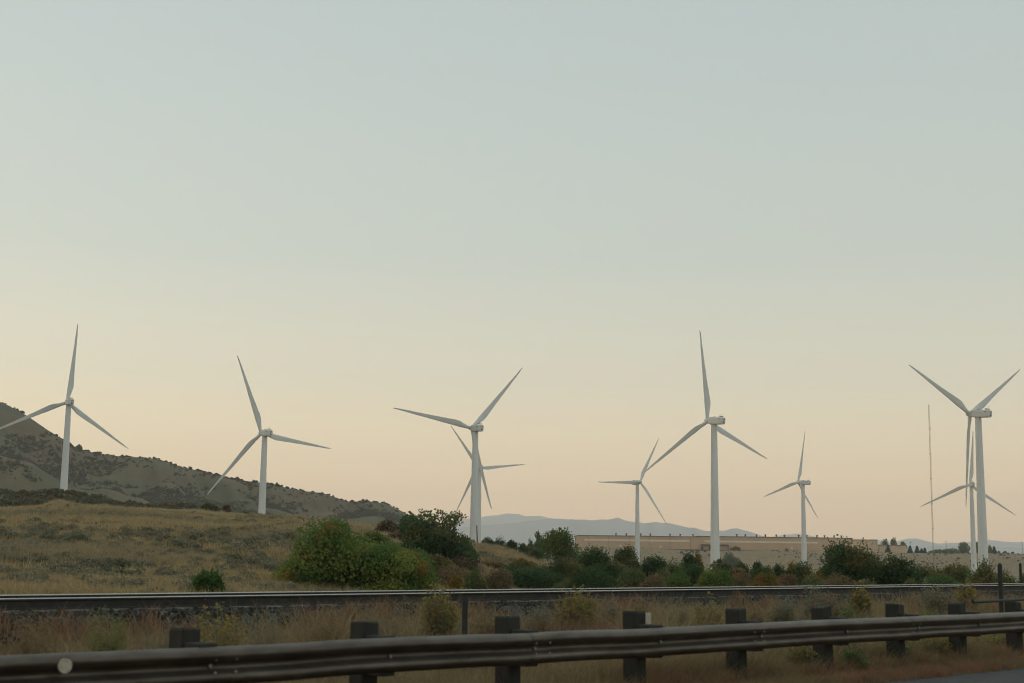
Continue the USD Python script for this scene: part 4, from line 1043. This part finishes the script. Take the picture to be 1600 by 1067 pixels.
# low sagebrush scattered over the field
N = 5200
Yv = np.exp(rng.uniform(math.log(32), math.log(225), N)); pxv = rng.uniform(-60, 860, N)
x = Yv * np.tan((pxv - CX) / F * math.cos(PITCH)); y = Yv
ok = (v_of(x, y) > 4.6) & (fbm(x / 14, y / 14, 3, 91) * .6 > rng.uniform(-1.1, .8, N))
x, y = x[ok], y[ok]; P = np.stack([x, y, hgt(x, y)], -1)
instancer('field_scrub', [blob(np.random.default_rng(60 + k), 380, 1.0, .55, .085) for k in range(4)], M['fieldscrub'], P, rng.uniform(.35, 1.1, len(P)) * np.where(P[:, 1] < 60, .7, 1), rng.uniform(0, 6.28, len(P)), rng.integers(0, 4, len(P)))
# scrub on the hill, the bank and the mesa slope
N = 40000
Yv = np.concatenate([rng.uniform(880, 1500, N), rng.uniform(300, 372, 6000), rng.uniform(1150, 1340, 2500)])
pxv = np.concatenate([rng.uniform(-60, 720, N), rng.uniform(-60, 335, 6000), rng.uniform(860, 1660, 2500)])
x = Yv * np.tan((pxv - CX) / F * math.cos(PITCH)); y = Yv
ok = np.where(y < 400, .55, fbm(x / 45, y / 45, 4, 33) + .12) > rng.uniform(-.35, .9, len(x))
ok &= (y < 1415) | (rng.random(len(x)) < .22)
x, y = x[ok], y[ok]; P = np.stack([x, y, hgt(x, y) - .1], -1)
sc = rng.lognormal(0, .4, len(P)) * np.where(y < 400, .34, np.where(x > 60, .5, .72))
instancer('hill_scrub', [blob(np.random.default_rng(80 + k), 130, 2.6, 1.7, .75) for k in range(5)], M['scrub'], P, sc, rng.uniform(0, 6.28, len(P)), rng.integers(0, 5, len(P)))
# stones on the ballast shoulder
N = 15000
s, q = rng.uniform(-26, 34, N), rng.uniform(-3.3, -1.2, N)
z = np.interp(q, [b_[0] for b_ in bed], [b_[1] for b_ in bed]) + .01
x, y = RC[0] + RD[0] * s + RN[0] * q, RC[1] + RD[1] * s + RN[1] * q
ok = in_view(x, y)
P = np.stack([x, y, z], -1)[ok]
def rock(rng):
    m = trimesh.creation.icosphere(0, 1.0); v = m.vertices * rng.uniform(.7, 1.2, (12, 1)) * rng.uniform(.7, 1.1, 3); return v, m.faces
instancer('ballast_stones', [rock(np.random.default_rng(k)) for k in range(5)], M['stone'], P, rng.uniform(.025, .055, len(P)), np.zeros(len(P)), rng.integers(0, 5, len(P)), tilt=True)

# ------------------------------------------------------------------ fence posts between the road and the railway
p1 = gpt(728, 19.5); h1 = at(728, 933, 19.5)[2] - p1[2]
t = thing('fence_post', 'thin dark steel post standing in the verge left of the middle', 'post', p1)
obj('post', join(box(.075, .012, h1 + .3, (0, 0, h1 / 2 - .15)), box(.012, .06, h1 + .3, (0, .036, h1 / 2 - .15))), M['metalpost'], t)
for k in range(5):
    obj('stud', box(.03, .02, .012, (0, -.014, h1 * (.35 + .15 * k))), M['metalpost'], t)
p2 = gpt(1562, 27.0); h2 = at(1561, 879, 27.0)[2] - p2[2]
t = thing('pipe_fence', 'dark round-topped steel post with a low pipe rail at the right end', 'fence', p2)
ring = [[0, 0, -.2], [0, 0, h2 - .05], [0, 0, h2 - .02], [0, 0, h2]]
obj('post', tube(ring, [.043, .043, .033, .012], 14), M['metalpost'], t, smooth=50)
zr = at(1562, 936.5, 27.0)[2] - p2[2]
e0, e1 = at(1520, 936, 25.4) - p2, at(1640, 940, 30.0) - p2
e0[2] = e1[2] = zr
obj('pipe_rail', tube([e0, (e0 + e1) / 2 + [0, 0, -.015], e1], .03, 10), M['metalpost'], t)
p3 = gpt(1594, 62.0); h3 = at(1594, 879, 62.0)[2] - p3[2]
t = thing('fence_post', 'short dark fence post behind the rails at the right edge', 'post', p3)
obj('post', tube([[0, 0, -.3], [0, 0, h3 - .04], [0, 0, h3]], [.06, .055, .03], 9), M['metalpost'], t)
